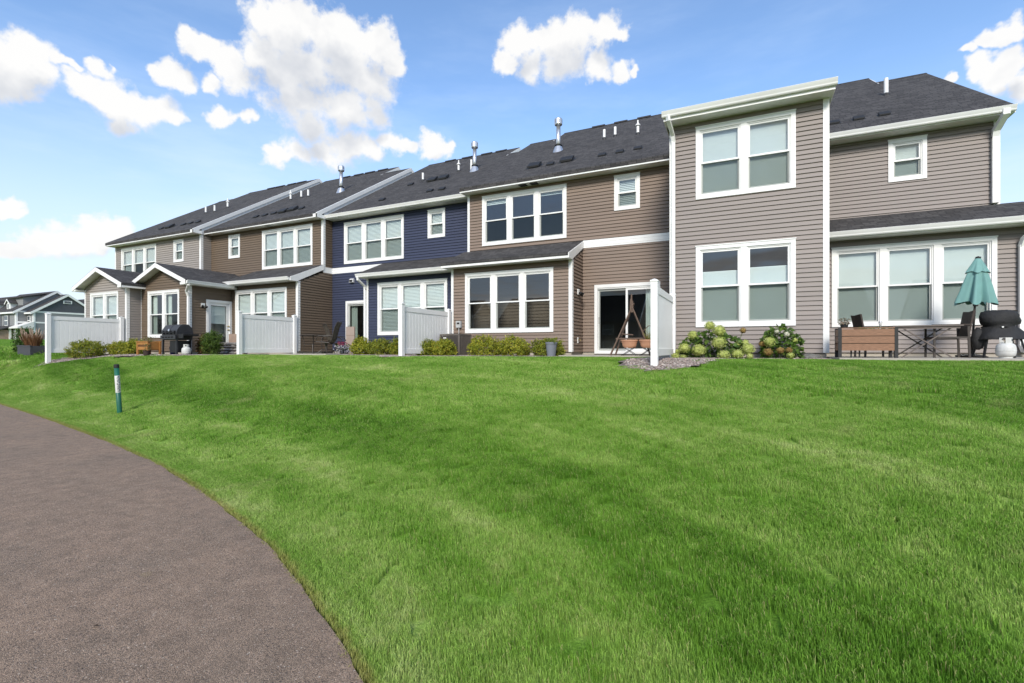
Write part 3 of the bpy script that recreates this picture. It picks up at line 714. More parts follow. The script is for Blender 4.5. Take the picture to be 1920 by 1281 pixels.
def glass_door(h, ox, oy, oz, rz, W_=1.12, H_=2.2):
    mb = MB(); c = 0.10; mb.box(0, c, -.042, .08, 0, H_); mb.box(W_-c, W_, -.042, .08, 0, H_); mb.box(c, W_-c, -.042, .08, H_-c, H_); mb.box(c, W_-c, -.05, .09, 0, .05)
    d = link('entry_door', mb.mesh('entry_door'), WHITE, h, rel(h, (ox, oy, oz)), rz)
    w = W_-2*c; ph = H_-c-.05; s = .12; m = MB(); m.box(0, w, -.02, .02, 0, .22); m.box(0, w, -.02, .02, ph-s, ph); m.box(0, s, -.02, .02, .22, ph-s); m.box(w-s, w, -.02, .02, .22, ph-s)
    obj('door_panel', m, WHITE, d, (c, .03, .05))
    obj('pane', MB().add([(s,0,.22),(w-s,0,.22),(w-s,0,ph-s),(s,0,ph-s)], [(0,1,2,3)]), GLASS, d, (c, .03, .05))
    obj('blind', blind_mesh(w-2*s, 0.75), FABRICW, d, (c+s, .10, ph-s-.70))
    for z in (0.93, 1.08):
        k = MB(); k.lathe([(0.001,0),(.028,0),(.03,.012),(.012,.02),(.012,.045),(.026,.055),(.026,.075),(.001,.082)], 12)
        o = obj('door_knob', k, BRASS, d, (c+w-.055, .012, z+.05), smooth=True); o.rotation_euler = (R(90), 0, 0)
    return d

# ---- roofs and eaves
def gable_prism(mb, xa, xb, Ye, T, z=Z_EAVE, pitch=PITCH, th=0.13):
    t0 = -0.03
    prof = [(Ye+t0, z+pitch*t0), (Ye+T, z+pitch*T), (Ye+2*T-t0, z+pitch*t0)]
    vs = []
    for x in (xa, xb):
        vs += [(x, p[0], p[1]) for p in prof]+[(x, p[0], p[1]-th) for p in prof]
    mb.add(vs, [(0,6,7,1),(1,7,8,2),(3,4,10,9),(4,5,11,10),(0,3,9,6),(2,8,11,5),(0,1,4,3),(1,2,5,4),(6,9,10,7),(7,10,11,8)])
def main_roof(h, x0, x1, Yw, side, xs, gutter, tl=6.3, thh=7.5, over=0.38):
    """two-level gable roof; 'side' tells on which side of xs the lower ridge lies"""
    Ye = Yw-over; lo = (x0, xs) if side == 'left' else (xs, x1); hi = (xs, x1) if side == 'left' else (x0, xs)
    mb = MB(); gable_prism(mb, lo[0], lo[1], Ye, tl); gable_prism(mb, hi[0], hi[1], Ye, thh)
    r = obj('roof', mb, SHING, h, rel(h, (0, 0, 0)))
    def cap(a, b, T):
        m = MB(); y = Ye+T; z = Z_EAVE+PITCH*T
        m.add([(a,y-.15,z-.085),(b,y-.15,z-.085),(b,y,z+.016),(a,y,z+.016),(a,y+.15,z-.085),(b,y+.15,z-.085)], [(0,1,2,3),(3,2,5,4)]); obj('ridge_cap', m, SHING, r)
    cap(*lo, tl); cap(*hi, thh)
    # white rake where the higher ridge ends above the lower one
    sgn = -1 if side == 'left' else 1
    a, b = (xs-0.022, xs-0.001) if side == 'left' else (xs+0.001, xs+0.022)
    m = MB(); yr = Ye+thh; zr = Z_EAVE+PITCH*thh; yl = Ye+tl; zl = Z_EAVE+PITCH*tl
    m.prism([(yl-.35, zl-PITCH*.35+.012), (yr, zr-0.01), (yr+2.5, zr-PITCH*2.5-.01), (yr+2.5, zr-PITCH*2.5-.2), (yr, zr-.2), (yl+.6, zl-.55)], a, b, 'x'); obj('rake_board', m, WHITE, r)
    # soffit, fascia
    obj('soffit', MB().box(x0+.01, x1-.01, Ye+.002, Yw+.02, Z_SOF-.015, Z_SOF), SOFFIT, h, rel(h, (0, 0, 0)))
    obj('fascia', MB().box(x0, x1, Ye-.022, Ye, Z_SOF-.02, Z_EAVE-.035), WHITE, h, rel(h, (0, 0, 0)))
    if gutter: gutter_run(h, x0+.02, x1-.01, Ye-.022, Z_EAVE-.165)
    return r
GPROF = [(0,0),(-.065,0),(-.08,.02),(-.085,.045),(-.105,.085),(-.122,.125),(-.118,.13),(-.108,.13),(-.108,.118),(-.02,.10),(0,.10)]
def gutter_run(h, a, b, y, z, axis='x', flip=1):
    if axis == 'x': m = MB().prism([(y+p[0], z+p[1]) for p in GPROF], a, b, 'x')
    else: m = MB().prism([(y-p[0], z+p[1]) for p in GPROF], a, b, 'y')
    return obj('gutter', m, WHITE, h, rel(h, (0, 0, 0)))
def downspout(h, pts, w=0.085, d=0.065):
    m = MB()
    for p, q in zip(pts, pts[1:]):
        p = Vector(p); q = Vector(q); e = (q-p).normalized()*0.02; m.bar(p-e, q+e, w, d)
    return obj('downspout', m, WHITE, h, rel(h, (0, 0, 0)))
def shed_roof(h, x0, x1, Yp, Yw, gutter, rake_right=False, over=0.38):
    """low-slope roof over a ground-floor projection, from its eave back to the upper wall"""
    Ye = Yp-over; zt = ZL_EAVE+LPITCH*(Yw-Ye); t0 = -.03; z_ = ZL_EAVE
    m = MB().prism([(Ye+t0, z_+LPITCH*t0), (Yw+.01, zt+.004), (Yw+.01, zt-.12), (Ye+t0, z_+LPITCH*t0-.10)], x0, x1, 'x')
    r = obj('porch_roof', m, SHING, h, rel(h, (0, 0, 0)))
    obj('soffit', MB().box(x0+.01, x1-.012, Ye+.002, Yp+.02, ZL_SOF-.015, ZL_SOF), SOFFIT, h, rel(h, (0, 0, 0)))
    obj('fascia', MB().box(x0, x1-.001, Ye-.022, Ye, ZL_SOF-.02, z_-.035), WHITE, h, rel(h, (0, 0, 0)))
    if gutter: gutter_run(h, x0+.01, x1-.005, Ye-.022, z_-.165)
    if rake_right:
        m = MB().prism([(Ye-.02, z_-.03), (Ye-.02, ZL_SOF-.02), (Ye+.30, ZL_SOF-.02), (Ye+.45, ZL_SOF+.06), (Yw, zt-.22), (Yw, zt-.012)], x1, x1+.03, 'x'); obj('rake_board', m, WHITE, r)
        m = MB().box(x1-.09, x1, Ye, Yp+.0, ZL_SOF-.018, ZL_SOF+.05); obj('eave_return', m, WHITE, r)
    fl = MB().add([(x0, Yw-.012, zt+.06), (x1, Yw-.012, zt+.06), (x1, Yw-.09, zt-.03), (x0, Yw-.09, zt-.03)], [(0, 1, 2, 3)]); 
    return r, zt
def band(h, ox, oy, rz, L, z=4.73, hgt=0.24): return obj('trim_band', MB().box(0, L, -.028, .0, z, z+hgt), WHITE, h, rel(h, (ox, oy, 0)), rz)
def shell(h, x0, x1, Yw, tl, over=0.38):
    """rear and party walls that close the house"""
    Ye = Yw-over; yb = Ye+2*tl-.4; zr = Z_EAVE-.14; m = MB()
    for x in (x0+.02, x1-.12):
        m.prism([(Yw+.1, SLAB), (yb, SLAB), (yb, zr), (Ye+tl, zr+PITCH*(tl-.4)), (Yw+.1, zr)], x, x+.1, 'x')
    m.box(x0+.02, x1-.02, yb-.1, yb, SLAB, zr); m.box(x0+.02, x1-.02, Yw+.1, yb, SLAB-.02, SLAB+.02)
    m.box(x0+.13, x1-.13, Yw+2.6, Yw+2.7, SLAB+.02, Z_SOF-.06); m.box(x0+.13, x1-.13, Yw+.12, yb-.12, Z_SOF-.05, Z_SOF-.02); m.box(x0+.13, x1-.13, Yw+.12, yb-.12, 4.55, 4.72)
    return obj('inner_shell', m, DARKIN, h, rel(h, (0, 0, 0)))
def plinth(h, pts):
    m = MB()
    for (x0, x1, y0, y1) in pts: m.box(x0, x1, y0, y1, SLAB-.45, Z0-.004)
    return obj('foundation', m, CONC, h, rel(h, (0, 0, 0)))

# ---- roof fittings (positions from the eave: x, distance up the roof)
def roof_pt(x, t, Ye): return (x, Ye+t, Z_EAVE+PITCH*t)
def vent_box():
    m = MB(); a = math.atan(PITCH)
    m.box(-.5, .5, -.5, .5, 0, .35); m.box(-.36, .36, -.36, .36, -.2, 0.0); return m
def box_vent(h, x, t, Ye, s=0.26):
    if 'vent' not in MESH:
        mm = MB(); mm.prism([(-.5,.10),(-.46,.30),(.38,.46),(.5,.42),(.5,.10)], -.5, .5, 'x'); mm.box(-.40,.40,-.38,.40,-.06,.10); mm.box(-.62,.62,-.6,.75,-.01,.02)
        MESH['vent'] = mm.mesh('roof_vent'); MESH['vent'].materials.append(BLACKP)
    o = link('roof_vent', MESH['vent'], None, h, rel(h, roof_pt(x, t, Ye))); o.rotation_euler = (math.atan(PITCH), 0, 0); o.scale = (s*1.15, s, s*.75); return o
def pipe_vent(h, x, t, Ye, ht=0.42, cap=False, r=0.045):
    m = MB(); m.tube([(0,0,-.1),(0,0,ht)], r, 10)
    o = obj('vent_pipe', m, PVC, h, rel(h, roof_pt(x, t, Ye)), smooth=False)
    if cap:
        obj('pipe_collar', MB().lathe([(r+.002,0),(r+.045,.015),(r+.045,.035),(r*.55,.11),(r*.5,.22),(.004,.225)], 12), PVC, o, (0, 0, ht-.06))
    b = MB().lathe([(r+.05,-.06),(r+.03,.02),(r+.006,.05),(r+.004,.05)], 12); obj('pipe_boot', b, BLACKP, o)
    return o
def flue(h, x, t, Ye, ht=0.95, side_pipe=False):
    m = MB(); r = .085; m.tube([(0,0,-.15),(0,0,ht)], r, 16)
    o = obj('flue', m, STEEL, h, rel(h, roof_pt(x, t, Ye)), smooth=True)
    obj('flue_cap', MB().lathe([(r+.005,0),(.145,.02),(.155,.05),(.155,.24),(.14,.27),(.05,.285),(.002,.285)], 18), STEEL, o, (0, 0, ht-.10))
    for k in range(6):
        a = k*math.pi/3; obj('cap_slot', MB().cbox((0,0,0), (.02,.006,.13)), BLACKM, o, (.1555*math.cos(a), .1555*math.sin(a), ht+.05), a+math.pi/2)
    obj('flue_flashing', MB().lathe([(.26,-.17),(.14,.14),(.10,.17),(.092,.2)], 16), STEEL, o)
    obj('storm_collar', MB().lathe([(.09,.0),(.15,-.02),(.15,-.03),(.09,.03)], 16), BLACKP, o, (0, 0, .22))
    if side_pipe: obj('side_pipe', MB().tube([(0,0,-.15),(0,0,.5)], .05, 10), PVC, o, (-.17, 0, 0))
    return o
def ridge_vents(h, xs, Ye, T):
    for x in xs:
        m = MB().prism([(-.22,-.10),(-.2,-.03),(0,.06),(.2,-.03),(.22,-.10)], -.28, .28, 'x'); obj('ridge_vent', m, BLACKP, h, rel(h, roof_pt(x, T, Ye)))
def wall_light(h, loc, rz):
    o = obj('wall_light', MB().box(-.075, .075, -.03, 0, -.085, .085), WHITE, h, rel(h, loc), rz)
    for s in (-1, 1):
        m = MB(); m.lathe([(.02,0),(.045,.03),(.055,.11),(.05,.115),(.001,.06)], 12); c = obj('lamp_head', m, BLACKM, o, (s*.045, -.06, -.02), smooth=True); c.rotation_euler = (R(125), 0, s*.5)
    return o

# =============== leftmost pale grey house
YG1, XG0, XG1 = 14.85, -30.75, -23.45
g1 = house('pale grey end townhouse with a gabled sunroom behind the farthest white fence', -27.1, YG1)
tri = lambda x, y, z, hh: hole(x, z, TRI_W, hh)
wall(g1, XG0, YG1, 0, XG1-XG0, 4.2, Z_SOF, 'pale', [hole(.62, 5.10, TRI_W, TRI_HU), hole(5.2, 5.78, .79, 1.08)])
window(g1, XG0+.62, YG1, 5.10, 0, TRI_W, TRI_HU, 3, ['full', 'top0.5', 'full']); window(g1, XG0+5.2, YG1, 5.78, 0, .79, 1.08, 1, ['full'])
wall(g1, XG1, YG1, R(90), .5, 4.3, Z_SOF, 'pale'); corner(g1, XG1, YG1, 4.3, Z_SOF); corner(g1, XG0, YG1, 4.2, Z_SOF, sx=1)
main_roof(g1, -30.9, XG1+.02, YG1, 'left', -29.6, False)
shell(g1, XG0, XG1, YG1, 6.3)
def rake_step(h, X, Yw, over=.38, T=7.5, stepY=.5):
    """white stepped rake between a higher and a lower neighbouring roof"""
    Ye = Yw-over; z = Z_EAVE
    for d0, d1, a, b, s0 in ((-.012, .17, X, X+.07, -.05), (.17, .47, X, X+.035, over+.0)):
        m = MB().prism([(Ye+s0, z+PITCH*s0-d0), (Ye+T, z+PITCH*T-d0), (Ye+T+.28, z+PITCH*(T-.28)-d0), (Ye+T+.28, z+PITCH*(T-.28)-d1), (Ye+T, z+PITCH*T-d1), (Ye+s0, z+PITCH*s0-d1)], a, b, 'x')
        obj('rake_board', m, WHITE, h, rel(h, (0, 0, 0)))
    obj('eave_return', MB().box(X-.16, X+.072, Ye-.05, Yw-.0, Z_SOF-.03, Z_EAVE-.05), WHITE, h, rel(h, (0, 0, 0)))
rake_step(g1, XG1+.02, YG1)

def sunroom(h, x0, x1, Yf, Yb, apex, half, key, win, right_to, gutter_right):
    """gable-fronted room: front wall at Yf, roof ridge runs back to Yb"""
    zs, za = 4.24, 4.24+half*.395; topf = lambda x: za-.14-abs(x0+x-apex)*.395
    wall(h, x0, Yf, 0, x1-x0, Z0, za, key, [hole(win[0]-x0, win[1], win[2], win[3])], topf)
    window(h, win[0], Yf, win[1], 0, win[2], win[3], 2, win[4])
    corner(h, x1, Yf, Z0, 4.12); corner(h, x0, Yf, Z0, 4.12, sx=1)
    wall(h, x1, Yf, R(90), right_to-Yf, Z0, 4.12, key, win[5] if len(win) > 5 else [])
    yo = Yf-.36; m = MB()
    for s in (-1, 1):
        xe = apex+s*half; t = .10
        m.add([(apex, yo-.02, za), (xe+s*.03, yo-.02, za-(half+.03)*.395), (xe+s*.03, Yb+.1, za-(half+.03)*.395), (apex, Yb+.1, za),
               (apex, yo-.02, za-t), (xe+s*.03, yo-.02, za-t-(half+.03)*.395), (xe+s*.03, Yb+.1, za-t-(half+.03)*.395), (apex, Yb+.1, za-t)],
              [(0,1,2,3),(4,7,6,5),(0,4,5,1),(1,5,6,2),(2,6,7,3)])
    r = obj('sunroom_roof', m, SHING_Y, h, rel(h, (0, 0, 0)))
    for s in (-1, 1):      # sloped soffit and rake fascia
        xe = apex+s*half; zz = lambda d: za-d*.395
        obj('soffit', MB().add([(apex, yo+.002, zz(0)-.115), (xe, yo+.002, zz(half)-.115), (xe, Yf+.02, zz(half)-.115), (apex, Yf+.02, zz(0)-.115)], [(0,1,2,3)]), SOFFIT, r)
        m = MB().prism([(apex, zz(0)-.012), (xe+s*.02, zz(half+.02)-.012), (xe+s*.02, zz(half+.02)-.19), (apex, zz(0)-.19)], yo-.022, yo-.001, 'y'); obj('rake_board', m, WHITE, r)
    xe = apex+half; ze = za-half*.395
    obj('fascia', MB().box(xe-.001, xe+.02, yo-.02, right_to-.01, ze-.19, ze-.035), WHITE, h, rel(h, (0, 0, 0)))
    obj('soffit', MB().box(x1, xe, Yf-.02, right_to-.01, ze-.185, ze-.17), SOFFIT, h, rel(h, (0, 0, 0)))
    obj('eave_return', MB().box(x1+.005, xe+.018, yo, Yf-.03, ze-.195, ze-.11), WHITE, h, rel(h, (0, 0, 0)))
    xl = apex-half
    obj('fascia', MB().box(xl-.02, xl+.001, yo-.02, Yb, ze-.19, ze-.035), WHITE, h, rel(h, (0, 0, 0)))
    obj('eave_return', MB().box(xl-.015, x0-.005, yo, Yf-.03, ze-.195, ze-.11), WHITE, h, rel(h, (0, 0, 0)))
    m = MB(); m.box(x0, x0+.1, Yf+.1, Yb, Z0, 4.14); m.box(x0+.1, x1-.1, Yf+2.2, Yf+2.3, Z0, 4.1); m.box(x0+.1, x1-.1, Yf+.1, Yf+2.3, SLAB, Z0); m.box(x0+.1, x1-.1, Yf+.1, Yb, 4.05, 4.1)
    obj('inner_shell', m, DARKIN, h, rel(h, (0, 0, 0)))
    if gutter_right: gutter_run(h, yo+.0, right_to-.2, xe+.02, ze-.165, 'y')
    return xe, ze
sunroom(g1, -26.65, -23.37, 11.7, YG1, -24.98, 1.92, 'pale', (-26.16, 2.0, 2.19, 1.95, ['full', 'top0.75']), 12.25, False)
plinth(g1, [(-26.63, -23.39, 11.72, 14.8)])

# =============== umber house with sunroom
YB1, XB1 = 15.35, -16.1; YPB = 14.05; XS = -20.1
b1 = house('dark brown townhouse with a sunroom, glass side door and low porch roof', -19.8, YB1)
L = XB1-XG1
wall(b1, XG1, YB1, 0, L, 4.2, Z_SOF, 'umber', [hole(1.32, 5.78, .79, 1.08), hole(3.63, 5.10, TRI_W, TRI_HU)])
window(b1, XG1+1.32, YB1, 5.78, 0, .79, 1.08, 1, ['full']); window(b1, XG1+3.63, YB1, 5.10, 0, TRI_W, TRI_HU, 3, ['full', 'full', 'full'])
wall(b1, XB1, YB1, R(90), .5, 4.97, Z_SOF, 'umber'); corner(b1, XB1, YB1, 4.9, Z_SOF)
main_roof(b1, XG1+.05, XB1+.02, YB1, 'right', -17.8, False); rake_step(b1, XB1+.02, YB1, T=6.3); shell(b1, XG1, XB1, YB1, 6.3)
dx = 13.42
sunroom(b1, XG1+.02, XS, 12.25, YB1, -21.72, 1.98, 'umber', (-22.86, 1.98, 2.16, 1.94, ['drape0.3', 'drape0.25'], [(dx-12.25+.03-.5, dx-12.25+1.12-.03-.5, Z0-.1, SLAB+2.2-.03)]), YPB, True)
glass_door(b1, XS, dx-.5, SLAB+.02, R(90))
wall(b1, XS, YPB, 0, XB1-XS, Z0, ZL_SOF, 'umber', [hole(.28, 2.03, TRI_W, TRI_HL)])
window(b1, XS+.28, YPB, 2.03, 0, TRI_W, TRI_HL, 3, ['full', 'full', 'full'])
rB, ztB = shed_roof(b1, XS-.1, XB1+.02, YPB, YB1, True, True)
wall(b1, XB1, YPB, R(90), 15.85-YPB, Z0, 4.97, 'umber', (), lambda x: min(4.73, 4.19+.417*max(0, x-.05)+.02)); corner(b1, XB1, YPB, Z0, ZL_SOF)
band(b1, XB1, YB1-.02, R(90), .5)
obj('valley_flashing', MB().add([(XS+.30, 13.78, 4.405), (XS+.42, 13.78, 4.405), (XS-.02, 14.55, 4.73), (XS-.14, 14.55, 4.73)], [(0,1,2,3)]), WHITE, b1, rel(b1, (0,0,0)))
downspout(b1, [(XS+.40, 11.97, 4.12), (XS+.39, 11.98, 4.02), (XS+.08, 12.10, 3.80), (XS+.04, 12.19, 3.62), (XS+.04, 12.19, 1.40)])
plinth(b1, [(XG1+.04, XS-.02, 12.27, 15.3), (XS-.05, XB1-.02, YPB+.02, 15.3)])
wall_light(b1, (XS+.02, 12.78, 3.30), R(90))

# =============== navy house
YN, XN = 15.85, -9.0; YPN = 14.75; XPN = -13.2
n1 = house('navy blue townhouse with three upper windows and a low porch roof', -12.5, YN)
L = XN-XB1
wall(n1, XB1, YN, 0, L, Z0, Z_SOF, 'navy', [hole(.70, 5.10, TRI_W, TRI_HU), hole(4.97, 5.78, .79, 1.08), (.82, 2.78, Z0-.1, 3.49)])
window(n1, XB1+.70, YN, 5.10, 0, TRI_W, TRI_HU, 3, ['full', 'full', 'full']); window(n1, XB1+4.97, YN, 5.78, 0, .79, 1.08, 1, ['full'])
sliding_door(n1, XB1+.79, YN, SLAB+.03, curtain='left')
main_roof(n1, XB1+.05, XN+.05, YN, 'right', -10.5, True); shell(n1, XB1, XN, YN, 6.3)
wall(n1, XPN, YPN, 0, XN-XPN, Z0, ZL_SOF, 'navy', [hole(.55, 2.03, TRI_W, TRI_HL)]); window(n1, XPN+.55, YPN, 2.03, 0, TRI_W, TRI_HL, 3, ['full', 'full', 'full'])
corner(n1, XPN, YPN, Z0, ZL_SOF, sx=1); obj('inner_shell', MB().box(XPN+.003, XPN+.1, YPN+.1, YN, Z0, ZL_SOF), DARKIN, n1, rel(n1, (0,0,0)))
shed_roof(n1, XPN-.14, XN+.0, YPN, YN, True); band(n1, XB1+.03, YN, 0, XPN-XB1+.5)
ys = YPN-.46; downspout(n1, [(XPN-.04, ys, 4.22), (XPN-.04, ys+.02, 4.12), (XPN-.03, YPN-.10, 3.92), (XPN-.03, YPN-.07, 3.8), (XPN-.03, YPN-.07, 1.40)])
plinth(n1, [(XB1+.02, XN-.02, YN+.02, YN+.5), (XPN+.02, XN-.02, YPN+.02, YN)])
vt = obj('dryer_vent', MB().prism([(-.02,.09),(-.10,.05),(-.12,-.08),(-.02,-.09)], -.10, .10, 'x'), WHITE, n1, rel(n1, (-14.95, YN, 4.38))); obj('vent_flap', MB().box(-.08,.08,-.125,-.105,-.07,.03), BLACKP, vt)

# =============== brown house
YB2, XB2 = 15.25, -1.72; YPB2 = 14.17; XPB2 = -4.75
b2 = house('brown townhouse with dark bare porch windows and a patio slider', -5.4, YB2)
L = XB2-XN
wall(b2, XN, YB2, 0, L, Z0, Z_SOF, 'brown', [hole(.60, 5.10, TRI_W, TRI_HU), hole(5.28, 5.80, .79, 1.08), (4.68, 6.64, Z0-.1, 3.49)])
window(b2, XN+.60, YB2, 5.12, 0, TRI_W, TRI_HU, 3, ['top0.12', 'none', 'top0.08'], 'upper windows with clear panes and raised blinds'); window(b2, XN+5.28, YB2, 5.80, 0, .79, 1.08, 1, ['full'])
sliding_door(b2, XN+4.65, YB2, SLAB+.03, curtain='right')
main_roof(b2, XN-.1, XB2+.05, YB2, 'left', -7.85, False); shell(b2, XN, XB2, YB2, 6.3)
corner(b2, XN, YB2, 4.9, Z_SOF, sx=1)
wall(b2, XN, YPB2, 0, XPB2-XN, Z0, ZL_SOF, 'brown', [hole(.55, 2.03, TRI_W, TRI_HL)]); window(b2, XN+.55, YPB2, 2.03, 0, TRI_W, TRI_HL, 3, ['none', 'none', 'none'], 'uncovered dark porch windows')
wall(b2, XPB2, YPB2, R(90), YB2-YPB2, Z0, 4.75, 'brown', (), lambda x: min(4.75, 4.19+.417*max(0, x-.02)+.02))
corner(b2, XPB2, YPB2, Z0, ZL_SOF); corner(b2, XN, YPB2, Z0, ZL_SOF, sx=1)
shed_roof(b2, XN-.16, XPB2+.02, YPB2, YB2, False, True); band(b2, XPB2+.03, YB2, 0, XB2-XPB2-.03)
obj('inner_shell', MB().box(XN+.003, XN+.1, YPB2+.1, YB2, Z0, ZL_SOF), DARKIN, b2, rel(b2, (0,0,0)))
plinth(b2, [(XN+.02, XB2-.02, YB2+.02, YB2+.5), (XN+.02, XPB2-.02, YPB2+.02, YB2)])
wall_light(b2, (XPB2+.02, 14.72, 3.28), R(90))
mb_ = obj('meter_box', MB().box(-.09,.09,-.10,0,-.11,.11), pbr('meter_grey', (.45,.46,.46), .5), b2, rel(b2, (-8.67, YPB2-.02, 2.33))); obj('conduit', MB().tube([(0,-.05,-.1),(0,-.05,-.55)], .014, 8), MATS['meter_grey'], mb_); obj('meter_window', MB().box(-.05,.05,-.106,-.101,.0,.06), BLACKP, mb_)
fc_ = obj('hose_tap_plate', MB().box(-.04,.04,-.02,0,-.09,.09), WHITE, b2, rel(b2, (XPB2+.02, 14.68, 1.78)), R(90)); obj('hose_tap', MB().tube([(0,-.02,.02),(0,-.09,.02),(0,-.1,-.03)], .014, 8), BRASS, fc_)
for x in (-6.75, -6.35): obj('soffit_vent', MB().box(-.13,.13,-.11,.11,-.03,-.016), BLACKP, b2, rel(b2, (x, YB2-.19, Z_SOF)))
obj('soffit_vent', MB().box(-.14,.14,-.10,.10,-.03,-.016), pbr('grey_plastic', (.3,.3,.3), .6), b1, rel(b1, (-19.2, YB1-.19, Z_SOF)))

# =============== grey house with the tall bay
YG2, XG2 = 15.7, 5.45; YBAY = 12.7; XBAY = 1.6; YPG = 14.6
g2 = house('grey townhouse with a tall two-storey bay and a teal umbrella on its patio', 1.9, YG2)
wall(g2, XB2, YBAY, 0, XBAY-XB2, Z0, Z_SOF, 'grey', [hole(.61, 5.11, 2.10, 1.74), hole(.61, 2.03, 2.10, 1.95)])
window(g2, XB2+.61, YBAY, 5.11, 0, 2.10, 1.74, 2, ['shade', 'shade']); window(g2, XB2+.61, YBAY, 2.03, 0, 2.10, 1.95, 2, ['low0.72', 'low0.74'], 'bay windows with shades lowered part way from the top')
corner(g2, XBAY, YBAY, Z0, Z_SOF); corner(g2, XB2, YBAY, Z0, Z_SOF, sx=1)
m = MB(); m.box(XB2+.003, XB2+.1, YBAY+.1, YG2+.5, Z0, Z_SOF); m.box(XBAY-.1, XBAY-.003, YBAY+.1, YG2, Z0, Z_SOF); m.box(XB2+.1, XBAY-.1, YBAY+2, YBAY+2.1, Z0, Z_SOF); m.box(XB2+.1, XBAY-.1, YBAY+.1, YBAY+2, 4.5, 4.7)
obj('inner_shell', m, DARKIN, g2, rel(g2, (0,0,0)))
wall(g2, XBAY, YG2, 0, XG2-XBAY, 4.6, Z_SOF, 'grey', [hole(1.70, 5.80, .79, 1.08)]); window(g2, XBAY+1.70, YG2, 5.80, 0, .79, 1.08, 1, ['shade'])
wall(g2, XBAY, YPG, 0, 5.62-XBAY, Z0, ZL_SOF, 'grey', [hole(.32, 2.05, TRI_W, TRI_HL)]); window(g2, XBAY+.32, YPG, 2.05, 0, TRI_W, TRI_HL, 3, ['shade', 'shade', 'shade'])
main_roof(g2, XB2+.07, 5.62, YG2, 'right', 4.2, True); shell(g2, XB2, XG2, YG2, 6.3)
shed_roof(g2, XBAY, 5.9, YPG, YG2, True)
obj('inner_shell', MB().box(5.53, 5.62, YPG+.1, YG2, Z0, ZL_SOF), DARKIN, g2, rel(g2, (0,0,0)))
# bay roof: low shed running back into the main roof
yb = YBAY-.38; zb = 7.19
obj('bay_roof', MB().prism([(yb-.03, zb), (17.3, zb+.2*(17.3-yb)), (17.3, zb+.2*(17.3-yb)-.3), (yb-.03, zb-.09)], XB2-.10, XBAY+.10, 'x'), SHING, g2, rel(g2, (0,0,0)))
obj('soffit', MB().box(XB2-.08, XBAY+.08, yb, YBAY+.02, Z_SOF-.015, Z_SOF), SOFFIT, g2, rel(g2, (0,0,0)))
obj('soffit', MB().box(XBAY, XBAY+.08, YBAY+.02, YG2-.4, Z_SOF-.015, Z_SOF), SOFFIT, g2, rel(g2, (0,0,0)))
obj('fascia', MB().box(XB2-.09, XBAY+.09, yb-.022, yb, Z_SOF-.02, zb-.03), WHITE, g2, rel(g2, (0,0,0)))
for xx in (XB2-.09, XBAY+.07): obj('fascia', MB().prism([(yb, Z_SOF-.02), (15.5, Z_SOF-.02), (15.5, zb+.2*(15.5-yb)-.05), (yb, zb-.05)], xx, xx+.02, 'x'), WHITE, g2, rel(g2, (0,0,0)))
gutter_run(g2, XB2-.12, XBAY+.12, yb-.022, zb-.14)
downspout(g2, [(XB2+.02, yb-.08, 7.06), (XB2+.03, yb-.07, 6.97), (XB2+.09, YBAY-.12, 6.72), (XB2+.10, YBAY-.075, 6.58), (XB2+.10, YBAY-.075, 1.45)])
downspout(g2, [(XG2-.02, YG2-.46, 7.06), (XG2-.02, YG2-.45, 6.97), (XG2-.08, YG2-.12, 6.72), (XG2-.08, YG2-.075, 6.58), (XG2-.08, YG2-.075, 5.02)], .13, .10)
corner(g2, XG2+.0, YG2, 4.9, Z_SOF)
downspout(g2, [(5.60, YPG-.46, 4.24), (5.60, YPG-.45, 4.14), (5.46, YPG-.14, 3.90), (5.44, YPG-.085, 3.76), (5.44, YPG-.085, 1.6), (5.46, YPG-.14, 1.48), (5.52, YPG-.5, 1.42)], .12, .09)
plinth(g2, [(XB2+.02, XBAY-.02, YBAY+.02, YG2), (XBAY, 5.60, YPG+.02, YG2)])
lt = obj('wall_light', MB().box(-.06,.06,-.03,0,-.10,.10), BLACKM, g2, rel(g2, (1.80, YPG-.02, 3.48))); obj('lamp_head', MB().prism([(-.04,.07),(-.15,.05),(-.13,-.10),(-.05,-.10)], -.055, .055, 'x'), pbr('grey_metal', (.12,.13,.14), .4), lt)

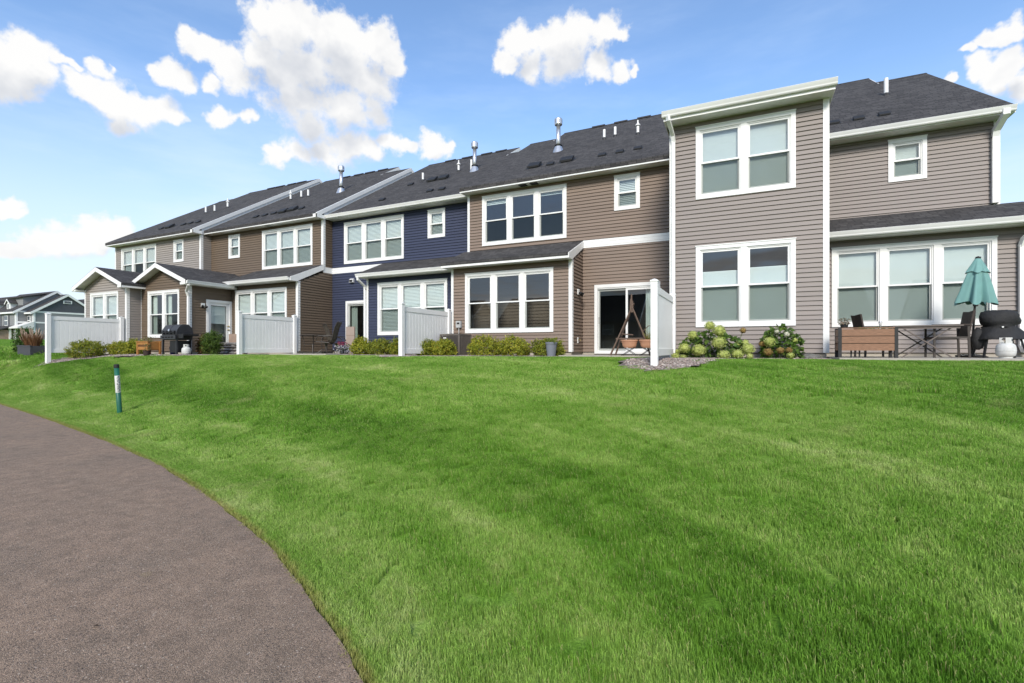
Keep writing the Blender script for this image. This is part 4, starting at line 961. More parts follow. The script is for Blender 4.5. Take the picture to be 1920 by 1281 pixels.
# ---------------------------------------------------------------- roof fittings, located by sight lines onto each roof plane
def on_roof(px, py, Yw):
    u = (px-960)/925; v = (655-py)/925; dx, dy = u*math.cos(YAW)-math.sin(YAW), u*math.sin(YAW)+math.cos(YAW)
    Ye = Yw-.38; k = (PITCH*Ye-(Z_EAVE-EYE))/(PITCH*dy-v); return dx*k, dy*k-Ye
FIT = {'g1': (g1, YG1, [(303,427.5,0),(319,424.5,1),(344.5,420,0),(357.5,417.5,0),(372,415,0)], [(386,400,0),(402.5,397.5,0),(427,389.5,1)], [], [(480,361),(501,356),(523.5,351.5),(545.5,346.5)]),
       'b1': (b1, YB1, [(480.5,405.5,0),(497,402.5,0),(514,399,0),(531.5,396,1),(549.5,392,1),(566,389.5,0)], [(545,375,1),(565,371,0),(578,369,0)], [(639.7,359,0)], [(622.5,340),(649,334.5),(672.5,329.5),(700,323.5)]),
       'n1': (n1, YN, [(770.5,345,0),(811,337,1),(832,333,1),(806.5,357,0),(829,353.5,0),(717,373.5,0)], [(793,339,0),(860,321.5,1)], [(890,319.5,1)], [(828,307),(860,301),(897,294),(927,287.5)]),
       'b2': (b2, YB2, [(1002.5,311,1),(1032,307,0),(1063.5,300,1),(1129,290,0),(1162,284,0),(1196,277.5,0)], [(1133,260.5,0),(1153.5,255.5,0),(1196,251.5,1)], [(1047,282.5,0)], [(1114,240.5),(1157,232),(1202,223)]),
       'g2': (g2, YG2, [(1564,229.5,0),(1610,221.5,0),(1658,213.5,0)], [(1661.5,178,2)], [], [])}
for key, (h, Yw, vents, pipes, flues, ridges) in FIT.items():
    Ye = Yw-.38
    for (px, py, big) in vents: x, t = on_roof(px, py+2, Yw); box_vent(h, x, t, Ye, .38 if big else .22)
    for (px, py, kind) in pipes: x, t = on_roof(px, py, Yw); pipe_vent(h, x, t, Ye, .52 if kind == 2 else .36, kind == 1, .06 if kind == 2 else .05)
    for (px, py, sp) in flues: x, t = on_roof(px, py, Yw); flue(h, x, t, Ye, 1.08, bool(sp))
    ridge_vents(h, [on_roof(px, py+4, Yw)[0] for px, py in ridges], Ye, 7.5)
# ================================================================ FENCES
def fence(X, Y0, Y1, label):
    f = thing('privacy_fence', label, 'fence', (X, Y0, gz(X, Y0)), 0, 'white vinyl privacy fences')
    zt, zb = 2.74, 1.37; base = f.location[2]
    for y, top in ((Y0, 2.86), (Y1, 2.86)):
        z0 = gz(X, y)-.15
        p = obj('post', MB().box(-.0635, .0635, -.0635, .0635, z0-base, top-.06-base), VINYL, f, (0, y-Y0, 0))
        obj('post_cap', MB().prism([(-.072,-.06),(.072,-.06),(.072,-.035),(0,.0),(-.072,-.035)], -.072, .072, 'x') if False else MB().add(
            [(-.074,-.074,-.06),(.074,-.074,-.06),(.074,.074,-.06),(-.074,.074,-.06),(-.074,-.074,-.035),(.074,-.074,-.035),(.074,.074,-.035),(-.074,.074,-.035),(0,0,.0)],
            [(0,3,2,1),(0,1,5,4),(1,2,6,5),(2,3,7,6),(3,0,4,7),(4,5,8),(5,6,8),(6,7,8),(7,4,8)]), VINYL, p, (0, 0, top-base))
    a, b = Y0+.0635, Y1-.0635
    obj('top_rail', MB().box(-.026, .026, a-Y0, b-Y0, zt-.14-base, zt-base), VINYL, f); obj('bottom_rail', MB().box(-.026, .026, a-Y0, b-Y0, zb-base, zb+.14-base), VINYL, f)
    n = 16; w = (b-a)/n
    m = MB().add([(-.012,.007,0),(-.012,.0+w-.007,0),(-.005,w,0),(.005,w,0),(.012,w-.007,0),(.012,.007,0),(.005,0,0),(-.005,0,0)]+[(-.012,.007,1),(-.012,w-.007,1),(-.005,w,1),(.005,w,1),(.012,w-.007,1),(.012,.007,1),(.005,0,1),(-.005,0,1)],
                 [(i, (i+1) % 8, 8+(i+1) % 8, 8+i) for i in range(8)]).mesh('picket')
    m.materials.append(VINYL)
    for k in range(n): link('picket', m, None, f, (0, a-Y0+k*w, zb+.14-base-.01), 0, (1, .985, zt-.28-zb+.02))
    return f
fence(-23.42, 9.14, 11.52, 'white privacy fence farthest away, beside the pale grey sunroom')
fence(-16.08, 11.53, 13.86, 'white privacy fence between the glass side door and the sling chair')
fence(-9.0, 11.5, 13.98, 'white privacy fence before the navy porch, next to the air conditioner')
fence(-1.6, 9.75, 12.35, 'white privacy fence nearest the camera, beside the tall grey bay')

# ================================================================ PLANTS
def rand_unit(n, rr):
    v = rr.normal(size=(n, 3)); return v/np.linalg.norm(v, axis=1)[:, None]
def leaf_quads(C, N, T, ln, wd, bend=0.25):
    """rhombic leaves: centres C, normals N, tip direction T, lengths ln, widths wd -> V,F (each leaf its own island)"""
    T = T-N*(T*N).sum(1)[:, None]; T /= np.linalg.norm(T, axis=1)[:, None]+1e-9; S = np.cross(N, T)
    ln = ln[:, None]; wd = wd[:, None]
    V = np.stack([C-T*ln*.5, C+S*wd*.5+N*ln*bend*.2, C+T*ln*.5-N*ln*bend*.3, C-S*wd*.5+N*ln*bend*.2], 1).reshape(-1, 3); b = np.arange(len(C))*4
    return V, np.stack([b, b+1, b+2, b+3], 1)
SPIREA = leaf_mat('golden_foliage', (0.12, 0.18, 0.02), (0.38, 0.39, 0.035), (0.50, 0.42, 0.05))
SPIREA2 = leaf_mat('olive_foliage', (0.09, 0.145, 0.018), (0.28, 0.31, 0.030), (0.42, 0.34, 0.04))
BOXW = leaf_mat('boxwood_foliage', (0.030, 0.062, 0.010), (0.085, 0.150, 0.020), (0.15, 0.22, 0.03))
HEDGE = leaf_mat('hedge_foliage', (0.030, 0.065, 0.012), (0.075, 0.150, 0.025), (0.11, 0.19, 0.03))
TWIG = pbr('twig_bark', (0.075, 0.052, 0.036), 0.9, 0.15, 20)
def shrub(name, label, cat, x, y, w, h, mat, n=2600, leaf=.034, seed=0, group=None, lumps=9, depth=None, tall=False):
    rr = np.random.default_rng(seed); z0 = min(gz(x, y), SLAB-.03)
    t = thing(name, label, cat, (x, y, z0), 0, group); d = depth or w*.9
    # sprays of leaves: each spray is a short shoot on a lumpy mound
    per = 26; ns = int(n*2.3)//per; bel = .30 if not tall else .42; ctr = bel*h
    ld = rand_unit(lumps, rr); ld[:, 2] = np.abs(ld[:, 2])*.9+.1; amp = rr.uniform(.05, .22, lumps)
    zf = rr.uniform(0, 1, ns)**.9; ang = rr.uniform(0, 2*math.pi, ns)
    prof = np.where(zf > bel, np.sqrt(np.clip(1-((zf-bel)/(1-bel))**2, 0, 1)), .78+.22*zf/bel)
    D = np.stack([np.cos(ang)*prof, np.sin(ang)*prof, np.clip((zf-bel)/(1-bel), -.2, 1)], 1); Du = D/np.linalg.norm(D, axis=1)[:, None]
    rad = np.full(ns, .80)+rr.uniform(-.10, .13, ns)
    for k in range(lumps): rad += amp[k]*np.exp(-((Du-ld[k])**2).sum(1)/.08)
    S = np.stack([np.cos(ang)*prof*rad*w/2, np.sin(ang)*prof*rad*d/2, ctr+(zf-bel)*h*np.where(zf > bel, rad, 1)], 1)
    ax = Du+rr.normal(size=(ns, 3))*.45+[0, 0, .35]; ax /= np.linalg.norm(ax, axis=1)[:, None]; sl = rr.uniform(.10, .20, ns)*max(.6, h/.6)
    f = rr.uniform(-.9, .55, (ns, per)); C = (S[:, None]+ax[:, None]*(sl[:, None]*f)[..., None]+rr.normal(size=(ns, per, 3))*(.016+.014*(.55-f))[..., None]).reshape(-1, 3)
    C[:, 2] = np.maximum(C[:, 2], .015); N = np.repeat(Du, per, 0)*.5+rr.normal(size=C.shape)*.6; N /= np.linalg.norm(N, axis=1)[:, None]
    T = np.repeat(ax, per, 0)+rr.normal(size=C.shape)*.5; nl = len(C)
    V, F_ = leaf_quads(C, N, T, leaf*1.35*rr.uniform(.7, 1.4, nl), leaf*.62*rr.uniform(.7, 1.4, nl))
    link('foliage', np_mesh('foliage', V, F_), mat, t)
    m = MB()
    for k in range(9):
        q = D[(k*7) % len(D)]*[w*.36, d*.36, 0]; m.tube([(q[0]*.15, q[1]*.15, -.04), (q[0]*.6, q[1]*.6, ctr*.7), (q[0], q[1], ctr+abs(D[(k*7) % len(D)][2])*(h-ctr)*.7)], .006, 5, [.011, .007, .003])
    obj('stems', m, TWIG, t)
    return t
def spirea(label, x, y, w, h, seed, mat=None, n=2600): return shrub('golden_shrub', label, 'shrub', x, y, w*1.06, h*1.05, mat or SPIREA, n, .036, seed, 'low golden shrubs along the houses')
spirea('broad golden shrub before the farthest white fence', -23.05, 10.15, 1.36, .66, 1, SPIREA2, 3600)
spirea('small golden shrub in front of the pale grey sunroom corner', -22.45, 11.0, .84, .50, 2)
spirea('bright golden shrub touching the orange cedar planter', -21.9, 11.25, .92, .60, 3)
spirea('bright yellow shrub beside the navy house slider', -12.65, 13.85, .78, .58, 4)
spirea('golden shrub in the middle under the navy porch window', -11.8, 13.85, .88, .57, 5, SPIREA2)
spirea('golden shrub half hidden behind the fence post by the navy porch', -11.0, 13.9, .72, .58, 6, SPIREA2)
spirea('golden shrub leaning against the navy side fence panel', -9.02, 12.75, .74, .53, 7, SPIREA2)
spirea('golden shrub just before the air conditioner', -8.36, 12.75, .74, .50, 8)
spirea('large golden shrub to the right of the air conditioner', -7.2, 13.2, 1.08, .60, 9)
spirea('golden shrub centred under the bare brown porch windows', -6.2, 13.2, .96, .55, 10)
spirea('golden shrub behind the blue-grey pot', -5.22, 13.45, 1.0, .52, 11, SPIREA2)
shrub('round_shrub', 'upright dark green shrub beside the glass side door', 'shrub', -17.85, 11.7, .68, .90, BOXW, 3200, .034, 21, tall=True)
shrub('leafy_shrub', 'rusty brown shrub between the large black grill and green shrub', 'shrub', -18.75, 12.0, .55, .72, leaf_mat('rusty_foliage', (.10,.085,.02), (.19,.10,.03), (.28,.14,.04)), 900, .06, 22)
shrub('hedge_shrub', 'tall dark green shrub behind the plumed grasses at far left', 'shrub', -29.3, 10.7, 1.0, 1.15, HEDGE, 3000, .05, 23, tall=True)

# hydrangeas
HLEAF = leaf_mat('hydrangea_leaf', (.040,.082,.012), (.085,.160,.022), (.14,.21,.03), .5)
HFLOW = leaf_mat('hydrangea_lime', (.36,.44,.10), (.50,.55,.16), (.62,.63,.32), .7, .2)
HBROWN = leaf_mat('hydrangea_rust', (.24,.12,.045), (.36,.25,.08), (.42,.37,.10), .8, .15)
HWHITE = leaf_mat('hydrangea_cream', (.66,.65,.50), (.74,.73,.62), (.70,.68,.50), .7, .2)
def hydrangea(label, x, y, heads, leaves_box, n, seed):
    rr = np.random.default_rng(seed); z0 = min(gz(x, y), SLAB-.03); t = thing('hydrangea', label, 'hydrangea', (x, y, z0), 0, 'hydrangeas below the bay window')
    w, d, h = leaves_box
    C = np.stack([rr.uniform(-1, 1, n), rr.uniform(-1, 1, n), rr.uniform(0, 1, n)], 1); C[:, 2] *= np.sqrt(np.clip(1-C[:, 0]**2*.75, .05, 1)); C = C*[w/2, d/2, h]+[0, 0, .04]
    N = rr.normal(size=(n, 3))*.5+[0, -.5, .8]; N /= np.linalg.norm(N, axis=1)[:, None]; T = np.stack([C[:, 0]*1.2, C[:, 1]*1.2-.2, rr.normal(size=n)*.3-.1], 1)+rr.normal(size=(n, 3))*.3
    V, F_ = leaf_quads(C, N, T, rr.uniform(.08, .15, n), rr.uniform(.05, .09, n), .5); link('foliage', np_mesh('foliage', V, F_), HLEAF, t)
    for (hx, hy, hz, r, mat) in heads:
        k = int(260*(r/.12)**1.5); D = rand_unit(k, rr); Cc = D*(r*rr.uniform(.86, 1.04, k))[:, None]*[1, 1, .88]; Nn = D+rr.normal(size=(k, 3))*.3; Nn /= np.linalg.norm(Nn, axis=1)[:, None]
        V, F_ = leaf_quads(Cc, Nn, rr.normal(size=(k, 3)), rr.uniform(.022, .034, k), rr.uniform(.020, .030, k), .3)
        f = link('flower_head', np_mesh('flower_head', V, F_), mat, t, (hx, hy, hz))
        obj('flower_core', MB().lathe([(.001,-r*.7),(r*.55,-r*.5),(r*.78,0),(r*.55,r*.55),(.001,r*.72)], 10), mat, f, smooth=True)
        obj('flower_stem', MB().tube([(-hx*.35, -hy*.3, -hz), (-hx*.15, -hy*.1, -hz*.5), (0, 0, 0)], .006, 5), HLEAF, f)
    return t
def hd(px, py, y): 
    u = (px-960)/925; v = (655-py)/925; dx, dy = u*math.cos(YAW)-math.sin(YAW), u*math.sin(YAW)+math.cos(YAW); return dx*y/dy, EYE+v*y/dy
def heads_at(cx, cy, lst):
    z0 = min(gz(cx, cy), SLAB-.03); out = []
    for (px, py, rpx, dy, mat) in lst:
        dy = dy-.22; X, Z = hd(px, py, cy+dy); u = (px-960)/925; out.append((X-cx, dy, Z-z0, rpx/925*(cy+dy)/(u*math.sin(YAW)+math.cos(YAW)), mat))
    return out
hx, hy_ = -.72, 12.15
H1 = [(1331,611,10,.05,HFLOW),(1348,620,12,0,HFLOW),(1299,629,9.5,.1,HFLOW),(1348,643,13.5,-.12,HFLOW),(1283,653,11,-.15,HFLOW),(1311,657,13,-.25,HFLOW),(1267,669,9,-.25,HFLOW),(1281,670,6,-.28,HFLOW),(1357,666,11.5,-.3,HFLOW),(1383,664,10.5,-.25,HFLOW),(1402,655,12.5,-.1,HFLOW),(1397,643,7,.05,HFLOW),(1386,646,8,.1,HFLOW),(1271,659,5,-.1,HFLOW),(1393,620,6,.1,HBROWN),(1406,668,6,-.2,HFLOW)]
hydrangea('wide hydrangea with many lime green flower heads below the bay window', hx, hy_, heads_at(hx, hy_, H1), (1.35, .5, .60), 560, 31)
hx2 = .68
H2 = [(1442,641,11,0,HFLOW),(1429,645,6,.05,HBROWN),(1440,660,8.5,-.15,HBROWN),(1463,657,7,-.1,HBROWN),(1479,657,6.5,-.12,HBROWN),(1475,627,5.5,.1,HWHITE),(1457,622,5,.1,HWHITE),(1482,667,7,-.25,HFLOW),(1490,638,5,.05,HFLOW)]
hydrangea('smaller leafy hydrangea with cream and rust flower heads near the boulder', hx2, 12.25, heads_at(hx2, 12.25, H2), (.80, .45, .72), 430, 32)

# ================================================================ FAR LEFT PLANTERS
SLATE = pbr('slate_planter', (.055, .057, .066), .7, .12, 6, .2, 30)
PLUME = leaf_mat('grass_plume', (.42,.30,.23), (.52,.40,.32), (.60,.50,.42), .9, .3); REDGR = leaf_mat('bronze_grass', (.16,.07,.035), (.26,.13,.06), (.34,.20,.09), .7, .3)
def grass_planter(label, x, y, w, seed):
    rr = np.random.default_rng(seed); z0 = gz(x, y)-.02; t = thing('planter_box', label, 'planter', (x, y, z0), 0, 'dark boxes of plumed grass')
    m = MB(); m.box(-w/2, w/2, -.28, -.24, 0, .40); m.box(-w/2, w/2, .24, .28, 0, .40); m.box(-w/2, -w/2+.04, -.24, .24, 0, .40); m.box(w/2-.04, w/2, -.24, .24, 0, .40); m.box(-w/2+.04, w/2-.04, -.24, .24, .0, .34); m.box(-w/2-.02, w/2+.02, -.30, -.245, .36, .42); m.box(-w/2-.02, w/2+.02, .245, .30, .36, .42)
    obj('box', m, SLATE, t)
    n = 420; a = rr.uniform(0, 2*math.pi, n); r0 = rr.uniform(0, .15, n); L = rr.uniform(.35, .62, n); lean = rr.uniform(.25, .75, n); V = []; F_ = []
    for i in range(n):
        c, s = math.cos(a[i]), math.sin(a[i]); b = len(V); ww = .005
        for k, (f, hh) in enumerate(((0, 0), (.35, .55), (.75, .9), (1.05, .85))):
            px_, py2, pz = c*(r0[i]+lean[i]*L[i]*f), s*(r0[i]+lean[i]*L[i]*f), .36+hh*L[i]; V += [(px_-s*ww*(1-f*.8), py2+c*ww*(1-f*.8), pz), (px_+s*ww*(1-f*.8), py2-c*ww*(1-f*.8), pz)]
        F_ += [(b, b+1, b+3, b+2), (b+2, b+3, b+5, b+4), (b+4, b+5, b+7, b+6)]
    obj('blades', MB().add(V, F_), REDGR, t)
    m = MB(); n = 26
    for i in range(n):
        a_ = rr.uniform(0, 6.28); q = rr.uniform(.1, .38); hh = rr.uniform(.62, .95); e = Vector((math.cos(a_)*q, math.sin(a_)*q, hh)); m.tube([e*.75+Vector((0,0,.1)), e+Vector((0,0,.05)), e*1.08+Vector((0,0,.08)), e*1.2+Vector((0,0,.06))], .01, 5, [.003, .013, .012, .002])
    obj('plumes', m, PLUME, t, smooth=True)
grass_planter('dark planter of bronze plumed grass by the dark green shrub', -28.15, 10.35, .62, 41)
grass_planter('dark planter of bronze plumed grass nearest the far fence post', -27.35, 10.25, .62, 42)

# ================================================================ MARKER POST
GREENP = pbr('green_marker_plastic', (.012, .125, .075), .4, .12, 8); LABELW = pbr('white_sticker', (.70, .70, .68), .5, .05, 10)
px0, py0 = -12.1, 5.92; z0 = gz(px0, py0)
mk = thing('marker_post', 'green plastic utility marker post leaning beside the path', 'marker post', (px0, py0, z0)); mk.rotation_euler = (0, R(-3.2), YAW+.9)
obj('tube', MB().lathe([(.043,-.15),(.046,0),(.044,.98)], 18), GREENP, mk, smooth=True)
obj('cap', MB().lathe([(.047,.965),(.049,.97),(.049,1.035),(.044,1.042),(.002,1.043)], 18), BLACKP, mk)
obj('sticker', MB().lathe([(.0462,.44),(.0465,.441),(.0462,.80),(.046,.801)], 18), LABELW, mk, smooth=True)
rr = random.Random(5); m = MB()
for s in range(3):
    a0 = -1.55+s*.42+R(-20)
    zz = .47
    while zz < .78:
        hh = rr.uniform(.012, .03)
        for k in range(rr.randint(1, 3)):
            a = a0+rr.uniform(-.13, .13); m.cbox((.0475*math.cos(a), .0475*math.sin(a), zz+rr.uniform(0, .01)), (.006, .006, hh) if rr.random() < .5 else (.012, .012, .006))
        zz += hh+.012
obj('sticker_print', m, BLACKP, mk)

# ================================================================ LARGE BLACK GRILL and things round the sunroom
CHAR = pbr('charcoal_enamel', (.030, .031, .036), .42, .15, 6, .1, 30); CHARD = pbr('worn_black', (.012, .012, .013), .55, .1, 8)
gx0, gy0 = -19.7, 11.0; gb = gz(-19, 11.2)
gr = thing('barbecue_grill', 'large black barbecue grill with domed lid and side shelf', 'grill', (gx0, gy0, gb))
H_ = 2.42-gb
lid = obj('lid', MB().prism([(0,H_-.34),(.02,H_-.20),(.14,H_-.03),(.22,H_),(.42,H_),(.56,H_-.14),(.60,H_-.34)], 0, .92, 'x'), CHAR, gr)
obj('lid_seam', MB().prism([(-.004,H_-.34),(.016,H_-.196),(.138,H_-.024),(.22,H_+.006),(.42,H_+.006),(.5,H_-.06),(.5,H_-.1),(.1,H_-.2)], .47, .482, 'x'), CHARD, lid)
m = MB()
for x in (.14, .34, .58, .80): m.box(x, x+.03, -.05, .0, H_-.36, H_-.24)
m.tube([(.12,-.055,H_-.30),(.84,-.055,H_-.30)], .014, 8); obj('lid_handle', m, CHARD, lid)
obj('thermometer', MB().lathe([(.001,0),(.045,0),(.045,.02),(.001,.025)], 14), STEEL, lid, (.46, -.0, H_-.22)).rotation_euler = (R(80), 0, 0)
obj('firebox', MB().prism([(0,H_-.345),(.60,H_-.345),(.54,H_-.58),(.05,H_-.58)], .0, .92, 'x'), CHAR, gr)
obj('control_panel', MB().box(0, .92, -.05, .0, H_-.55, H_-.40), CHAR, gr)
for x in (.18, .36, .54, .72): obj('burner_knob', MB().lathe([(.026,0),(.026,.02),(.018,.035),(.002,.036)], 12), CHARD, gr, (x, -.05, H_-.475)).rotation_euler = (R(90), 0, 0)
obj('side_shelf', MB().prism([(.02,H_-.36),(.58,H_-.36),(.58,H_-.42),(.02,H_-.42)], .925, 1.28, 'x'), CHARD, gr)
obj('shelf_apron', MB().box(.925, 1.26, .02, .05, H_-.52, H_-.42), CHARD, gr)
for (x, y) in ((.03, .03), (.86, .03), (.03, .52), (.86, .52)): obj('leg', MB().bar((x, y, 0.03), (x+.02, y, H_-.56), .055, .05), CHAR, gr)
obj('cabinet', MB().box(.40, .86, .06, .52, .12, H_-.60), CHARD, gr); obj('bottom_shelf', MB().box(.02, .92, .02, .56, .10, .125), CHARD, gr)
for (x, y) in ((.05, .03), (.87, .03), (.87, .54)): obj('wheel', MB().prism([(.055*math.cos(a*math.pi/8), .055*math.sin(a*math.pi/8)+.05) for a in range(16)], -.02, .02, 'y'), BLACKP, gr, (x, y, 0))
def tank(label, x, y, z, r=.15, h=.31):
    t = thing('propane_tank', label, 'gas tank', (x, y, z), R(20), 'white gas bottles'); TW = MATS.get('tank_white') or pbr('tank_white', (.60, .60, .57), .5, .12, 7)
    obj('body', MB().lathe([(r*.6,.02),(r*.93,.05),(r,.10),(r,h-.10),(r*.93,h-.05),(r*.72,h-.015),(r*.3,h),(.002,h)], 24), TW, t, smooth=True)
    obj('weld_band', MB().lathe([(r+.001,h*.5-.012),(r+.004,h*.5-.008),(r+.004,h*.5+.008),(r+.001,h*.5+.012)], 24), TW, t)
    obj('foot_ring', MB().lathe([(r*.66,0),(r*.68,0),(r*.68,.05),(r*.66,.05)], 20), TW, t)
    m = MB(); n = 9
    for k in range(n):       # collar: three quarters of a ring with hand holes
        a0, a1 = -2.3+k*.51, -2.3+(k+1)*.51; ro = r*.62
        P = lambda a, z: (ro*math.cos(a), ro*math.sin(a), z)
        if k in (2, 6): m.add([P(a0,h-.02),P(a1,h-.02),P(a1,h+.03),P(a0,h+.03)], [(0,1,2,3)]); m.add([P(a0,h+.075),P(a1,h+.075),P(a1,h+.10),P(a0,h+.10)], [(0,1,2,3)])
        else: m.add([P(a0,h-.02),P(a1,h-.02),P(a1,h+.10),P(a0,h+.10)], [(0,1,2,3)])
    obj('collar', m, TW, t); obj('valve', MB().tube([(0,0,h-.01),(0,0,h+.06)], .018, 8), BRASS, t)
    return t
tank('white gas bottle under the side shelf of the large black grill', gx0+1.12, gy0+.22, gb, .15, .30)
ORANGE = pbr('cedar_orange', (.42, .19, .050), .65, .18, 14, .2, 60, stretch=(1, 1, 6))
ox, oy = -20.95, 10.85; ob = gz(ox, oy)
op = thing('raised_planter', 'orange cedar raised planter on legs with a slotted front', 'planter', (ox, oy, ob))
for (x, y) in ((0, 0), (.66, 0), (0, .42), (.66, .42)): obj('leg', MB().box(x-.035, x+.035, y-.03, y+.03, -.02, .52), ORANGE, op)
obj('front_board', MB().box(.04, .62, -.02, .005, .40, .50), ORANGE, op); obj('front_board', MB().box(.04, .62, -.02, .005, .21, .315), ORANGE, op)
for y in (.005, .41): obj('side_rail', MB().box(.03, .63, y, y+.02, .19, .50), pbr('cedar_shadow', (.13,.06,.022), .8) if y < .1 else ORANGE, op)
for x in (-.005, .645): obj('end_board', MB().box(x, x+.02, .03, .39, .21, .50), ORANGE, op)
obj('floor_board', MB().box(.03, .63, .02, .4, .20, .22), ORANGE, op); obj('top_lip', MB().box(-.06, .72, -.05, -.0, .505, .53), ORANGE, op); obj('top_lip', MB().box(-.06, .72, .42, .47, .505, .53), ORANGE, op); obj('soil', MB().box(.03,.63,.03,.4,.22,.46), SOIL, op)
rr2 = np.random.default_rng(77)
def sprig(parent, mat, n, w, d, h, z0, leaf, seed, name='plants'):
    q = np.random.default_rng(seed); C = np.stack([q.uniform(-.5, .5, n)*w, q.uniform(-.5, .5, n)*d, z0+h*q.uniform(0, 1, n)**1.3], 1); N = rand_unit(n, q)*.7+[0, -.3, .6]; N /= np.linalg.norm(N, axis=1)[:, None]
    V, F_ = leaf_quads(C, N, q.normal(size=(n, 3)), leaf*q.uniform(.6, 1.4, n), leaf*.5*q.uniform(.6, 1.4, n)); return link(name, np_mesh(name, V, F_), mat, parent)
HERB = leaf_mat('herb_foliage', (.10,.10,.03), (.19,.19,.06), (.26,.13,.07))
sp = sprig(op, HERB, 260, .55, .3, .22, .48, .05, 51); sp.location = (.33, .2, 0)
def pot(name, label, x, y, z, r0, r1, h, mat, plant=None, group=None, n=160, ph=.2, leaf=.05, pw=1.9):
    t = thing(name, label, 'pot', (x, y, z), 0, group)
    obj('pot_body', MB().lathe([(r0,0),(r1*.96,h*.86),(r1*1.04,h*.87),(r1*1.06,h),(r1*.95,h),(r1*.9,h*.9),(.002,h*.89)], 22), mat, t, smooth=False)
    if plant: sprig(t, plant, n, r1*pw, r1*pw, ph, h*.9, leaf, int(abs(x*100)))
    return t
REDW = leaf_mat('dark_red_foliage', (.06,.015,.02), (.12,.03,.04), (.20,.04,.04))
pot('flower_pot', 'small brown pot standing before the orange planter', -20.12, 10.72, gz(-20.1, 10.7), .085, .12, .20, pbr('brown_pot', (.045,.026,.022), .7), HERB, None, 120, .28)
pot('flower_pot', 'dark blue glazed pot beside the front leg of the large grill', -19.80, 11.45, gz(-19.8, 11.4), .08, .11, .30, pbr('blue_glaze', (.012,.016,.06), .2), None)
pot('flower_pot', 'low pot of dark red leaves under the large grill', -19.42, 11.30, gb+.125, .08, .11, .13, BLACKP, REDW, None, 150, .18)
# stacked stone ledge and box by the glass side door
STN = [pbr('ledge_stone_%d' % i, c, .9, .18, 7, .6, 25) for i, c in enumerate([(.30,.275,.25), (.24,.225,.21), (.34,.30,.26)])]
lg = thing('stone_ledge', 'low ledge of stacked stones below the glass side door', 'stone ledge', (-18.9, 12.55, SLAB-.05))
def rock(mb_, c, d, seed):
    q = np.random.default_rng(seed); v, f = pebble_proto(seed+9)
    V = v*d*.95*q.uniform(.9, 1.1, (12, 1))+c; mb_.add(V.tolist(), f.tolist()); return mb_
q = np.random.default_rng(3); k = 0
for row in range(3):
    x = -.15+row*.1
    while x < 1.55:
        w = q.uniform(.22, .42); m = rock(MB(), np.array([0, 0, 0]), np.array([w*.62, .30, .105]), 60+k); obj('stone', m, STN[k % 3], lg, (x+w/2, q.uniform(-.03, .03)+row*.06, .07+row*.125)); x += w*.96; k += 1
obj('cap_stone', MB().prism([(-.1,.40),(.5,.40),(.5,.46),(.48,.48),(-.08,.48),(-.1,.46)], -.1, 1.7, 'x'), STN[1], lg)
bx = thing('cardboard_box', 'plain tan box sitting on the stone ledge by the far fence', 'box', (-17.85, 12.70, SLAB+.43))
bm = pbr('cardboard_tan', (.33,.235,.18), .85, .08, 5); obj('box_body', MB().box(-.26,.26,-.16,.16,0,.32), bm, bx); obj('box_flap', MB().box(-.262,.262,-.162,.0,.32,.326), bm, bx); obj('box_flap', MB().box(-.262,.262,.003,.162,.32,.328), bm, bx)

# ================================================================ NAVY HOUSE PATIO
SLING = pbr('sling_mesh', (.080, .066, .047), .8, .08, 30, .2, 150)
cx, cy = -13.75, 13.25
ch = thing('patio_chair', 'brown high-backed sling swivel chair on the navy house patio', 'chair', (cx, cy, SLAB), R(-62))
P = [(.27,.25,.42),(.27,.30,.62),(.27,.40,.98),(.27,.47,1.14)]
for s in (-1, 1):
    obj('side_frame', MB().tube([(s*.27,-.28,.44),(s*.27,.18,.40),(s*.27,.27,.52),(s*.27,.38,.95),(s*.27,.46,1.12)], .014, 8), DARKB, ch)
    obj('armrest', MB().tube([(s*.29,.28,.66),(s*.30,.05,.66),(s*.30,-.20,.64),(s*.29,-.28,.52),(s*.27,-.22,.43)], .016, 8), DARKB, ch)
obj('top_bar', MB().tube([(-.27,.46,1.12),(-.2,.49,1.16),(.2,.49,1.16),(.27,.46,1.12)], .014, 8), DARKB, ch)
V = [(-.26,-.27,.45),(.26,-.27,.45),(.26,0,.415),(-.26,0,.415),(.26,.19,.41),(-.26,.19,.41),(.26,.27,.53),(-.26,.27,.53),(.26,.33,.76),(-.26,.33,.76),(.26,.385,.96),(-.26,.385,.96),(.24,.47,1.14),(-.24,.47,1.14)]
obj('seat_sling', MB().add(V[:8], [(0,1,2,3),(3,2,4,5),(5,4,6,7)]), SLING, ch, smooth=True); obj('back_sling', MB().add(V[6:], [(1,0,2,3),(3,2,4,5),(5,4,6,7)]), SLING, ch, smooth=True)
for z in (.66, .86): obj('back_seam', MB().tube([(-.26,.295+(z-.62)*.3-.008,z),(.26,.295+(z-.62)*.3-.008,z)], .006, 5), DARKB, ch)
obj('swivel_post', MB().lathe([(.10,.40),(.06,.36),(.045,.3),(.045,.16),(.07,.13)], 12), DARKB, ch)
for a in range(4):
    a_ = a*math.pi/2+.4; obj('leg', MB().tube([(0,0,.16),(math.cos(a_)*.16,math.sin(a_)*.16,.15),(math.cos(a_)*.30,math.sin(a_)*.30,.02)], .016, 6), DARKB, ch)
obj('base_ring', MB().tube([(.22*math.cos(k*math.pi/10), .22*math.sin(k*math.pi/10), .10) for k in range(21)], .010, 6), DARKB, ch)
ch2 = dup(ch); ch2.location = (-14.75, 14.75, SLAB); ch2.rotation_euler = (0, 0, R(150)); ch2['label'] = 'second sling chair tucked behind the round glass table'
for o_ in (ch, ch2): o_['group'] = 'sling patio chairs'
